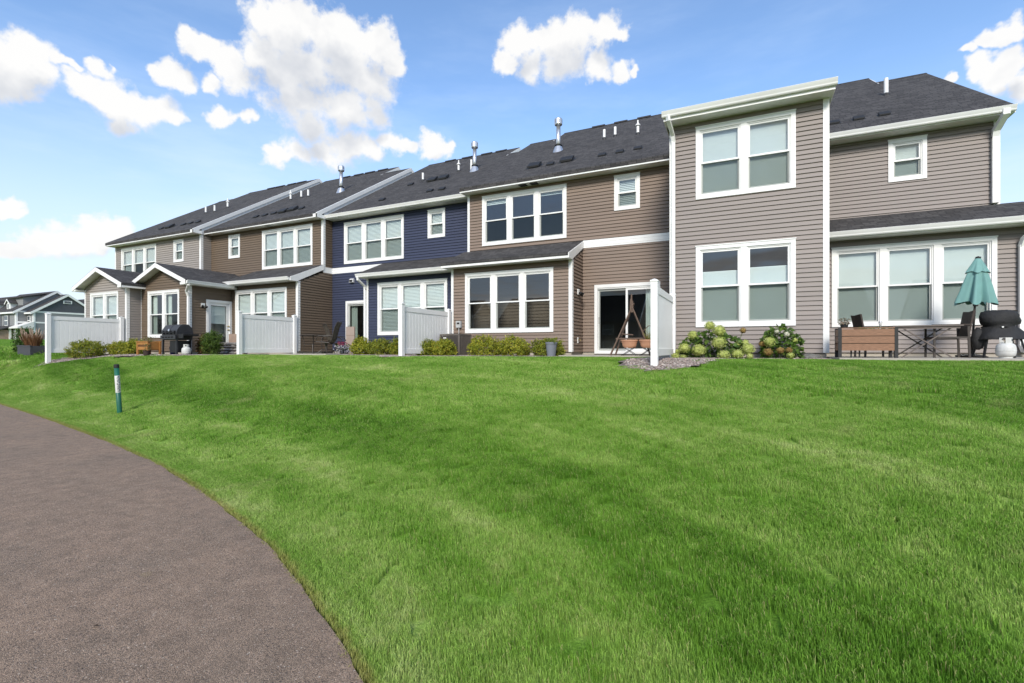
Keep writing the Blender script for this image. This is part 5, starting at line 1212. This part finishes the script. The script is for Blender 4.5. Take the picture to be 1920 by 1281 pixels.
tb = thing('patio_table', 'small glass-topped metal table by the brown side wall', 'table', (-14.95, 13.75, SLAB))
TG = bpy.data.materials.new('table_glass'); TG.use_nodes = True; TG.node_tree.nodes['Principled BSDF'].inputs['Base Color'].default_value = (.20,.22,.21,1); TG.node_tree.nodes['Principled BSDF'].inputs['Roughness'].default_value = .08
obj('table_top', MB().lathe([(.002,.70),(.46,.70),(.47,.705),(.47,.715),(.002,.715)], 32), TG, tb); obj('rim', MB().tube([(.47*math.cos(k*math.pi/16), .47*math.sin(k*math.pi/16), .705) for k in range(33)], .013, 6), DARKB, tb)
for a in range(4):
    a_ = a*math.pi/2+.78; obj('leg', MB().tube([(math.cos(a_)*.38,math.sin(a_)*.38,.70),(math.cos(a_)*.30,math.sin(a_)*.30,.35),(math.cos(a_)*.38,math.sin(a_)*.38,.0)], .014, 6), DARKB, tb)
obj('lower_ring', MB().tube([(.30*math.cos(k*math.pi/10), .30*math.sin(k*math.pi/10), .35) for k in range(21)], .008, 6), DARKB, tb)
pn = thing('storage_panel', 'beige upright panel leaning behind the sling chair', 'panel', (-14.45, 15.2, SLAB)); bp = pbr('beige_panel', (.36,.285,.24), .8, .05, 4)
obj('board', MB().box(-.22,.22,-.03,.03,.02,1.08), bp, pn); obj('crease', MB().box(-.221,.221,-.033,-.029,.72,.735), pbr('beige_edge', (.25,.19,.15), .8), pn); obj('foot', MB().box(-.2,.2,-.09,.09,0,.025), bp, pn)
fl = pot('flower_pot', 'pot of white and magenta flowers beside the navy house slider', -13.95, 14.35, SLAB, .15, .20, .20, BLACKP, None)
PET = leaf_mat('white_petals', (.60,.55,.58), (.72,.68,.70), (.70,.62,.68), .7, .2); MAG = leaf_mat('magenta_petals', (.22,.01,.05), (.34,.02,.09), (.40,.05,.12), .6, .2)
sprig(fl, BOXW, 260, .55, .5, .34, .05, .05, 91, 'foliage'); a = sprig(fl, PET, 330, .62, .5, .30, .03, .055, 92, 'blossoms'); a.location = (.05, -.1, 0); b = sprig(fl, MAG, 130, .34, .3, .14, .32, .05, 93, 'blossoms'); b.location = (-.10, -.02, 0)

# ================================================================ BROWN HOUSE FRONT
ACM = pbr('ac_grey_brown', (.125,.108,.095), .55, .1, 6)
ac = thing('air_conditioner', 'square grey louvred air conditioner between golden shrubs', 'air conditioner', (-8.45, 13.55, 1.28))
obj('base_pad', MB().box(-.40,.40,-.40,.40,-.03,.04), CONC, ac)
s = .355; obj('coil', MB().box(-s+.025, s-.025, -s+.025, s-.025, .06, .64), BLACKM, ac)
for (x, y) in ((-s,-s),(s,-s),(-s,s),(s,s)): obj('corner_post', MB().cbox((x*.97, y*.97, .36), (.05,.05,.64)), ACM, ac)
fm = MB().box(-.006,.006,-.006,.006,.06,.66).mesh('louvre_bar'); fm.materials.append(ACM)
for i in range(19):
    o = -s+.05+i*(2*s-.1)/18
    for (x, y) in ((o, -s), (s, o)): link('louvre_bar', fm, None, ac, (x, y, 0))
obj('top_cover', MB().box(-s-.01, s+.01, -s-.01, s+.01, .655, .70), ACM, ac); obj('base_pan', MB().box(-s-.005, s+.005, -s-.005, s+.005, .04, .075), ACM, ac)
obj('fan_grille', MB().lathe([(.10,.70),(.30,.70),(.30,.712),(.10,.712)], 24), BLACKM, ac); obj('badge', MB().box(-.24,-.12,-s-.012,-s-.006,.56,.595), LABELW, ac)
BLUEG = pbr('blue_grey_resin', (.185,.20,.235), .5, .06, 4)
pot('plant_pot', 'tapered blue-grey pot with small green plants by the brown porch', -4.98, 13.05, SLAB-.03, .115, .165, .40, BLUEG, leaf_mat('pot_foliage', (.08,.12,.02), (.15,.20,.03), (.22,.22,.04)), None, 220, .14, .05)
# rustic tripod with hanging planters
WOODG = pbr('weathered_wood', (.155,.105,.078), .85, .15, 9, .4, 40, stretch=(4, 4, 1)); TERRA = pbr('terracotta_plastic', (.50,.255,.155), .6, .06, 6)
tp = thing('plant_stand', 'rustic wooden A-frame plant stand before the brown patio slider', 'plant stand', (-2.85, 13.6, SLAB))
for k, (p, q_) in enumerate([((-.56,-.1,0),(.0,.0,1.30)),((-.50,.25,0),(.02,.05,1.32)),((.52,-.05,0),(.03,.0,1.30)),((.55,.28,0),(.0,.05,1.28))]):
    p = Vector(p); q_ = Vector(q_); mid = (p+q_)/2+Vector((.015*(-1)**k, 0, .02)); obj('pole', MB().tube([p, mid, q_+(q_-p).normalized()*.12], .02, 7, [.027, .023, .02]), WOODG, tp)
for x, z in ((-.03,1.55),(.0,1.68),(.03,1.50)): obj('top_stick', MB().tube([(x,.02,1.18),(x*.8,.02,z)], .022, 7, [.026,.02]), WOODG, tp)
obj('cross_bar', MB().tube([(-.42,-.03,.46),(.50,.0,.46)], .022, 7), WOODG, tp); obj('cross_bar', MB().tube([(-.33,.05,.60),(.05,.0,.56)], .017, 7), WOODG, tp)
obj('hook', MB().tube([(.28,.0,.62),(.38,-.02,.72),(.46,-.02,.80),(.52,-.02,.80)], .012, 6), WOODG, tp)
for lb, x, y, n in (('oval terracotta trough on the wooden plant stand, clear of the fence post', -2.84, 13.30, 70), ('terracotta trough half hidden behind the nearest fence post', -2.36, 13.30, 0)):
    t = thing('trough_planter', lb, 'planter', (x, y, SLAB+.21), 0, 'terracotta troughs'); m = MB(); prof = [(.17,0),(.20,.05),(.225,.17),(.25,.175),(.25,.215),(.215,.215),(.20,.16),(.002,.15)]
    m.lathe(prof, 24); m.v = [(v[0]*.92, v[1]*.62, v[2]) for v in m.v]; obj('trough_body', m, TERRA, t, smooth=False); obj('rim_band', MB().lathe([(.24,.0),(.247,.005),(.247,.02),(.24,.025)], 24), TERRA, t, (0, 0, .13)).scale = (.86, .58, 1)
    fr = MB()
    for sx_ in (-1, 1): fr.tube([(sx_*.15,-.08,.02),(sx_*.03,-.1,-.06),(-sx_*.20,-.1,-.21)], .008, 6); fr.tube([(sx_*.15,.08,.02),(sx_*.03,.1,-.06),(-sx_*.20,.1,-.21)], .008, 6)
    obj('stand_leg', fr, BLACKM, t)
    sprig(t, HERB, 60, .36, .2, .10, .14, .05, 101+n)
    if not n:
        m = MB(); q = random.Random(4)
        for i in range(26): a_ = q.uniform(0, 6.28); e = q.uniform(.05, .16); m.tube([(q.uniform(-.12,.12), q.uniform(-.06,.06), .14), (math.cos(a_)*e*.5, math.sin(a_)*e*.4, .30), (math.cos(a_)*e, math.sin(a_)*e*.6, q.uniform(.36,.52))], .006, 4, [.006,.006,.002])
        obj('spiky_leaves', m, leaf_mat('spiky_leaf', (.14,.15,.03), (.24,.24,.06), (.30,.16,.08)), t)

# ================================================================ GREY HOUSE PATIO
m = rock(MB(), np.zeros(3), np.array([.27,.17,.11]), 401); bl = tag(obj('boulder', m, pbr('boulder_stone', (.16,.155,.145), .9, .25, 9, .7, 30), None, (1.22, 12.3, SLAB-.01), R(20)), 'grey boulder beside the leafy hydrangea and the bay corner', 'boulder')
WOODP = pbr('planter_cedar', (.285,.150,.085), .6, .25, 9, .25, 70, stretch=(1.2, 1.2, 14)); 
wp = thing('raised_planter', 'long brown wooden raised planter with black legs on the grey patio', 'planter', (1.68, 11.85, SLAB))
LN, DP = .97, .46
for i in range(3):
    z = .145+i*.146
    obj('front_plank', MB().box(.03, LN-.03, 0, .022, z, z+.134), WOODP, wp); obj('back_plank', MB().box(.03, LN-.03, DP-.022, DP, z, z+.134), WOODP, wp)
    for x in (.0, LN-.022): obj('end_plank', MB().box(x, x+.022, .03, DP-.03, z, z+.134), WOODP, wp)
for (x, y) in ((.0,-.004),(LN-.05,-.004),(.0,DP-.046),(LN-.05,DP-.046)): obj('leg', MB().box(x-.004, x+.054, y, y+.05, 0, .60), BLACKM, wp)
for x in (.22, .36): obj('inner_leg', MB().box(x, x+.025, .12, .15, 0, .16), BLACKM, wp)
obj('rim', MB().box(.05, LN-.05, -.01, .03, .585, .602), WOODP, wp); obj('soil', MB().box(.03, LN-.03, .03, DP-.03, .16, .55), SOIL, wp)
a = sprig(wp, BOXW, 240, .55, .3, .06, .56, .03, 111); a.location = (.62, .23, 0)
pot('succulent_pot', 'small black pot of dusty succulents on the wooden planter corner', 1.80, 12.02, SLAB+.602, .06, .075, .085, BLACKP, leaf_mat('succulent', (.20,.17,.12), (.26,.24,.17), (.36,.20,.14)), None, 90, .12, .055, 2.6)
lp = thing('solar_light', 'small silver solar stake light in the wooden planter', 'solar light', (2.42, 12.1, SLAB+.55)); obj('stake', MB().tube([(0,0,-.05),(0,0,.07)], .008, 6), STEEL, lp); obj('lens', MB().lathe([(.012,.06),(.028,.14),(.03,.15),(.002,.15)], 12), LABELW, lp, smooth=True); obj('cap', MB().lathe([(.033,.15),(.036,.16),(.02,.18),(.002,.183)], 12), STEEL, lp, smooth=True)
# folding table
tt = thing('folding_table', 'slatted table on crossed dark legs at the grey patio', 'table', (3.30, 12.75, SLAB)); TOPM = pbr('table_brown_grey', (.13,.105,.092), .5, .1, 8)
obj('table_top', MB().box(-.62,.50,-.36,.36,.625,.65), TOPM, tt); obj('apron', MB().box(-.58,.46,-.33,-.30,.58,.625), TOPM, tt)
for y in (-.30, .28):
    for s in (-1, 1): obj('leg', MB().bar((s*.42-.05, y+(.025 if s > 0 else 0), .62), (-s*.40-.05, y+(.025 if s > 0 else 0), 0), .035, .022), DARKB if y > 0 else TOPM, tt)
# wicker armchairs
WICK = pbr('dark_wicker', (.050,.034,.026), .7, .25, 60, .6, 160)
def armchair(label, x, y, rz):
    c = thing('patio_armchair', label, 'chair', (x, y, SLAB), rz, 'dark wicker armchairs at the grey patio')
    for sx_ in (-1, 1):
        obj('front_leg', MB().box(sx_*.27-.017, sx_*.27+.017, -.29, -.255, 0, .64), DARKB, c); obj('back_leg', MB().bar((sx_*.27,.27,0), (sx_*.27,.25,.62), .034, .034), DARKB, c)
        obj('armrest', MB().box(sx_*.27-.026, sx_*.27+.026, -.31, .28, .64, .665), WICK, c); obj('side_rail', MB().box(sx_*.27-.014, sx_*.27+.014, -.26, .25, .38, .42), DARKB, c)
    obj('seat', MB().box(-.255,.255,-.28,.25,.385,.42), WICK, c)
    obj('backrest', MB().add([(-.25,.235,.40),(.25,.235,.40),(.26,.33,.93),(0,.345,.915),(-.26,.33,.93),(-.25,.265,.40),(.25,.265,.40),(.26,.36,.93),(0,.375,.915),(-.26,.36,.93)],[(0,1,2,3,4),(9,8,7,6,5),(0,5,6,1),(1,6,7,2),(2,7,8,3),(3,8,9,4),(4,9,5,0)]), WICK, c)
    return c
armchair('dark wicker armchair by the umbrella pole', 3.66, 12.80, R(-90)); armchair('dark wicker armchair half hidden behind the wooden planter', 2.52, 13.15, R(100))
# umbrella
TEAL = pbr('teal_canvas', (.165,.335,.315), .8, .07, 3, .25, 180)
ux, uy = 4.20, 13.3; um = thing('patio_umbrella', 'closed teal patio umbrella on a dark pole', 'umbrella', (ux, uy, SLAB)); um.rotation_euler = (R(1), R(2.6), 0)
obj('pole', MB().tube([(0,0,.05),(0,0,2.0)], .02, 10), DARKB, um); obj('base', MB().lathe([(.25,0),(.26,.03),(.20,.055),(.06,.075),(.045,.10),(.045,.42),(.03,.44),(.022,.44)], 24), DARKB, um); obj('base_knob', MB().lathe([(.015,0),(.02,.03),(.012,.045),(.001,.046)], 10), BLACKP, um, (.045, 0, .36)).rotation_euler = (0, R(90), 0)
obj('crank_housing', MB().cbox((0,-.03,1.10), (.06,.09,.09)), BLACKP, um)
nseg = 96; prof = [(.03,2.035),(.06,1.98),(.10,1.88),(.135,1.77),(.165,1.64),(.195,1.50),(.22,1.36),(.245,1.24),(.26,1.15)]
def canopy(prof, ribs, ph, depth, sag, zend=None):
    V = []; Fq = []
    for i, (r, z) in enumerate(prof):
        f = i/(len(prof)-1)
        for k in range(nseg):
            a_ = 2*math.pi*k/nseg; w = math.cos(ribs*a_+ph); w2 = math.cos(ribs*2*a_+ph*2.3+f*1.5); asym = 1+.08*math.sin(a_*2+1)
            rr_ = r*(1+depth*f**.7*(w*.75+w2*.25))*asym; V.append((rr_*math.cos(a_+.10*f*math.sin(3*a_)), rr_*math.sin(a_+.10*f*math.sin(3*a_)), z-sag*f*(w*.5+.5)*(1+.4*math.sin(a_*3+.6))))
    for i in range(len(prof)-1):
        for k in range(nseg): Fq.append((i*nseg+k, i*nseg+(k+1) % nseg, (i+1)*nseg+(k+1) % nseg, (i+1)*nseg+k))
    return MB().add(V, Fq)
obj('canopy', canopy(prof, 7, .6, .36, .06), TEAL, um, smooth=True)
obj('vent_flap', canopy([(.035,2.05),(.07,1.985),(.112,1.90),(.150,1.81),(.172,1.765)], 7, .6, .16, .03), TEAL, um, smooth=True)
obj('finial', MB().lathe([(.045,2.035),(.05,2.045),(.04,2.07),(.002,2.085)], 12), BLACKP, um, smooth=True)
for k in range(8):
    a_ = k*math.pi/4-.075; obj('rib', MB().bar((.03*math.cos(a_), .03*math.sin(a_), 2.0), (.17*math.cos(a_), .17*math.sin(a_), 1.24), .014, .014), DARKB, um)
# covered grill + gas bottle
COVER = pbr('black_grill_cover', (.016,.016,.017), .75, .2, 7, 1.0, 22)
cg = thing('covered_grill', 'small kettle style grill under a crumpled black cover', 'grill', (4.47, 12.85, SLAB)); q = np.random.default_rng(8)
def rumpled(prof, seed, sx_=1.0, sy_=1.0, n=26, amp=.05):
    q = np.random.default_rng(seed); V = []; Fq = []
    for i, (r, z) in enumerate(prof):
        for k in range(n):
            a_ = 2*math.pi*k/n; w = 1+amp*math.sin(3*a_+i*.9)+amp*.7*math.sin(7*a_-i*1.3)+q.uniform(-.02,.02); V.append((r*w*math.cos(a_)*sx_, r*w*math.sin(a_)*sy_, z+q.uniform(-.008,.008)))
    for i in range(len(prof)-1):
        for k in range(n): Fq.append((i*n+k, i*n+(k+1) % n, (i+1)*n+(k+1) % n, (i+1)*n+k))
    Fq.append(tuple((len(prof)-1)*n+k for k in range(n))); return MB().add(V, Fq)
cover = obj('cover', rumpled([(.25,.60),(.23,.63),(.285,.67),(.30,.73),(.295,.81),(.25,.90),(.19,.93),(.08,.935)], 5, 1.0, .82, amp=.055), COVER, cg, smooth=True)
obj('cover_skirt', rumpled([(.43,.36),(.41,.40),(.34,.50),(.27,.585),(.25,.61)], 6, .98, .78, amp=.06), COVER, cg, smooth=True)
obj('hanging_fold', rumpled([(.02,.16),(.10,.20),(.15,.34),(.12,.50),(.03,.60)], 9, .8, .6), COVER, cg, (-.33, -.05, 0), smooth=True)
for (x, y, x2, y2) in ((-.22,-.16,-.30,-.22),(.24,-.16,.34,-.22),(-.22,.16,-.34,.22),(.24,.16,.32,.24)): obj('leg', MB().bar((x,y,.45),(x2,y2,0), .035, .03), CHARD, cg)
obj('cover_tie', MB().cbox((-.02,-.225,.60), (.03,.01,.025)), LABELW, cg)
tank('white gas bottle standing under the covered grill', 4.42, 12.42, SLAB, .145, .29)

lf = tag(obj('fallen_leaf', MB().add([(-.016,0,.002),(0,-.008,.007),(.018,.002,.003),(0,.008,.009)], [(0,1,2,3)]), pbr('dead_leaf', (.035,.022,.014), .9), None, (-3.15, 1.43, .014), R(30)), 'single dark fallen leaf lying on the asphalt path', 'leaf')
# ================================================================ DISTANT TOWNHOUSES (left background)
FG = pbr('far_grey_siding', (.235,.237,.24), .7, .06, .6, stretch=(.2,.2,8)); FN = pbr('far_navy_shakes', (.075,.078,.092), .7, .1, 2); FT = pbr('far_tan_brick', (.36,.25,.19), .85, .15, 3); FW = pbr('far_white_siding', (.62,.62,.60), .6, .04, 1); FB = pbr('far_brown_siding', (.135,.095,.078), .7, .08, 1)
FGLASS = pbr('far_glass', (.06,.075,.085), .08, .3, .8, spec=.9)
def far_win(h, x, y, z, w, hh, rz=0):
    o = obj('window', MB().box(0,w,-.10,.02,0,hh), WHITE, h, rel(h, (x, y, z)), rz)
    for k in (0, 1): obj('pane', MB().box(.12, w-.12, -.13, -.10, .12+k*(hh/2), hh/2-.06+k*(hh/2)), FGLASS, o)
    return o
def far_house(label, x0, x1, Yf, half, zb, ze, rise, wallm, gablem=None, bands=True):
    h = thing('townhouse', label, 'townhouse', ((x0+x1)/2, Yf, zb), 0, 'distant townhouses'); yr = Yf+half; yb = Yf+2*half; zr = ze+rise
    o0 = rel(h, (0, 0, 0))
    obj('wall', MB().box(x0, x1, Yf, yb, zb-1, ze), wallm, h, o0)
    for x in (x0, x1-.05): obj('gable', MB().prism([(Yf, ze), (yb, ze), (yr, zr-.05)], x, x+.05, 'x'), gablem or wallm, h, o0)
    m = MB(); k = rise/half; e = .45
    m.add([(x0-.25,Yf-e,ze-k*e),(x1+.25,Yf-e,ze-k*e),(x1+.25,yr,zr),(x0-.25,yr,zr),(x0-.25,yb+e,ze-k*e),(x1+.25,yb+e,ze-k*e)]+[(x0-.25,Yf-e,ze-k*e-.2),(x1+.25,Yf-e,ze-k*e-.2),(x1+.25,yr,zr-.2),(x0-.25,yr,zr-.2),(x0-.25,yb+e,ze-k*e-.2),(x1+.25,yb+e,ze-k*e-.2)],
          [(0,1,2,3),(3,2,5,4),(6,9,8,7),(9,10,11,8),(0,6,7,1),(4,5,11,10),(0,3,9,6),(3,4,10,9),(1,7,8,2),(2,8,11,5)])
    r = obj('roof', m, SHING, h, o0)
    obj('rake_board', MB().prism([(Yf-e-.05,ze-k*e+.03),(yr,zr+.03),(yb+e,ze-k*e+.03),(yb+e,ze-k*e-.42),(yr,zr-.42),(Yf-e-.05,ze-k*e-.42)], x1+.26, x1+.34, 'x'), WHITE, r)
    obj('fascia', MB().box(x0-.2, x1+.2, Yf-e-.06, Yf-e, ze-k*e-.32, ze-k*e-.02), WHITE, h, o0)
    if bands:
        for z in (ze-.35, (zb+ze)/2+.55): obj('trim_band', MB().box(x1, x1+.06, Yf, yb, z, z+.28), WHITE, h, o0)
    obj('corner_board', MB().box(x1-.25, x1+.07, Yf-.06, Yf+.25, zb-.5, ze-.36), WHITE, h, o0)
    return h
def dormer(h, x, y, z, w, hh, run, wallm=None):
    o = obj('dormer', MB().prism([(-w/2,0),(w/2,0),(w/2,hh),(0,hh+w*.42),(-w/2,hh)], 0, run, 'y'), wallm or WHITE, h, rel(h, (x, y, z)))
    m = MB()
    for s in (-1, 1): m.add([(0,-.25,hh+w*.42+.12),(s*(w/2+.3),-.25,hh-.12),(s*(w/2+.3),run,hh-.12),(0,run,hh+w*.42+.12)], [(0,1,2,3)])
    obj('dormer_roof', m, SHING, o)
    for s in (-1, 1): obj('dormer_trim', MB().prism([(0,hh+w*.42+.12),(s*(w/2+.3),hh-.12),(s*(w/2+.3),hh-.36),(0,hh+w*.42-.14)], -.30, -.24, 'y'), WHITE, o)
    p = obj('window', MB().box(-w*.22,w*.22,-.08,.0,hh*.22,hh*.92), WHITE, o); 
    obj('dormer_pane', MB().box(-w*.15,w*.15,-.10,-.08,hh*.28,hh*.86), FGLASS, o)
fa = far_house('dark grey distant townhouse with two white dormers and a tan garage', -138, -123, 43.3, 6.0, 3.0, 8.8, 4.2, FG)
far_win(fa, -130.6, 43.3, 5.95, 1.35, 1.9); far_win(fa, -127.3, 43.3, 5.95, 1.35, 1.9)
for x in (-130.95, -129.2, -127.65, -125.9): obj('shutter', MB().box(0,.42,-.07,.02,0,1.9), FN, fa, rel(fa, (x if x < -128 else x, 43.3, 5.95)))
dormer(fa, -127.6, 43.9, 9.0, 1.5, 1.35, 3.2); dormer(fa, -133.4, 43.9, 9.0, 1.5, 1.35, 3.2)
obj('shed_dormer', MB().prism([(44.9,9.6),(44.9,11.4),(48.6,12.3),(48.6,10.6)], -131.5, -124.6, 'x'), FG, fa, rel(fa, (0,0,0))); obj('shed_dormer_roof', MB().prism([(44.4,11.35),(44.4,11.5),(48.9,12.65),(48.9,12.5)], -131.9, -124.2, 'x'), SHING, fa, rel(fa, (0,0,0)))
obj('garage_wing', MB().box(-138,-124.2,41.2,43.3,2.0,5.1), FT, fa, rel(fa, (0,0,0))); obj('garage_roof', MB().prism([(40.7,4.95),(43.3,5.95),(43.3,5.75),(40.7,4.75)], -138.2, -123.8, 'x'), SHING, fa, rel(fa, (0,0,0))); obj('fascia', MB().box(-138.2,-123.8,40.6,40.7,4.68,4.95), WHITE, fa, rel(fa, (0,0,0)))
obj('garage_door', MB().box(-132.5,-125.9,41.1,41.25,2.6,4.4), FW, fa, rel(fa, (0,0,0)))
fb = far_house('narrow distant townhouse with a dark gable and small entry porch', -123, -120.5, 44.9, 5.1, 2.9, 8.75, 3.55, FG, FN)
far_win(fb, -122.55, 44.9, 6.0, .95, 1.75); obj('gable_vent', MB().box(0,.06,-.7,.7,0,.6), WHITE, fb, rel(fb, (-120.45, 50.0, 10.4))); obj('vent_panel', MB().box(.06,.09,-.5,.5,.1,.5), FGLASS, fb, rel(fb, (-120.45, 50.0, 10.4)))
pr = obj('porch_roof', MB().add([(-126.2,42.6,5.6),(-120.3,42.6,5.6),(-120.3,44.9,6.7),(-123.6,44.9,6.7),(-126.2,42.6,5.35),(-120.3,42.6,5.35),(-120.3,44.9,5.35),(-126.2,44.9,5.35)], [(0,1,2,3),(4,7,6,5),(0,4,5,1),(1,5,6,2),(0,3,7,4)]), SOFFIT, fb, rel(fb, (0,0,0))); obj('porch_column', MB().box(-.16,.16,-.16,.16,-2.9,0), WHITE, pr, (-124.2, 42.9, 5.36))
dr = obj('entry_door', MB().box(-122.6,-121.2,44.75,44.92,2.9,5.1), WHITE, fb, rel(fb, (0,0,0))); obj('door_pane', MB().box(-122.25,-121.55,44.70,44.75,3.3,4.8), FGLASS, dr)
sw = far_win(fb, -120.48, 46.8, 3.3, 1.6, 1.6, R(90))
fc2 = far_house('distant white-walled townhouse with two small dormers, behind the far fence', -160, -145, 62, 5.5, 3.2, 10.4, 4.0, FW)
dormer(fc2, -153.4, 62.6, 10.7, 1.7, 1.6, 3.5); dormer(fc2, -147.6, 62.6, 10.7, 1.7, 1.6, 3.5)
for x in (-152, -148.5): far_win(fc2, x, 62, 8.2, 1.4, 1.2)
# brown front-gabled house
fd = thing('townhouse', 'distant brown front-gabled house peeking past the pale sunroom', 'townhouse', (-138.9, 60, 3.2), 0, 'distant townhouses'); o0 = rel(fd, (0,0,0)); xc = -138.9
obj('wall', MB().prism([(xc-4,2.5),(xc+4,2.5),(xc+4,9.7),(xc,12.5),(xc-4,9.7)], 60, 68, 'y'), FB, fd, o0)
m = MB()
for s in (-1, 1): m.add([(xc,59.5,12.75),(xc+s*4.5,59.5,9.6),(xc+s*4.5,68.5,9.6),(xc,68.5,12.75)], [(0,1,2,3)])
r = obj('roof', m, SHING_Y, fd, o0)
for s in (-1, 1): obj('rake_board', MB().prism([(xc,12.8),(xc+s*4.55,9.62),(xc+s*4.55,9.22),(xc,12.4)], 59.4, 59.5, 'y'), WHITE, r)
far_win(fd, xc-1.3, 60, 8.3, 2.2, 1.5); far_win(fd, xc-1.3, 60, 4.6, 2.2, 1.6)
fe = far_house('distant dark roofed townhouse at the left edge of the picture', -156, -138.2, 45.5, 6.2, 3.2, 9.0, 4.3, FG)
far_win(fe, -142, 45.5, 6.1, 1.35, 1.9)
tbn = thing('trash_bin', 'dark wheeled bin against the distant grey townhouse', 'bin', (-122.7, 43.9, 2.95)); obj('bin_body', MB().prism([(-.28,0),(.28,0),(.34,1.0),(-.34,1.0)], -.3, .3, 'x'), BLACKP, tbn); obj('lid', MB().box(-.36,.36,-.38,.40,1.0,1.07), BLACKP, tbn)

# houses across the green behind the viewpoint: the window panes mirror them
for k, (a, b_) in enumerate(((-66, -44), (-38, -15), (-9, 14), (20, 42))):
    hb = far_house(('dark grey', 'brown', 'white', 'charcoal')[k]+' townhouse across the green, seen only mirrored in window panes', a, b_, -58, 6.0, 0.0, 6.2, 4.4, (FG, FB, FW, FN)[k], bands=False)
    for i in range(5):
        far_win(hb, a+3.2+i*4.0, -46.0, 3.8, 1.7, 1.6, R(180)); far_win(hb, a+3.2+i*4.0, -46.0, .9, 1.7, 1.8, R(180))
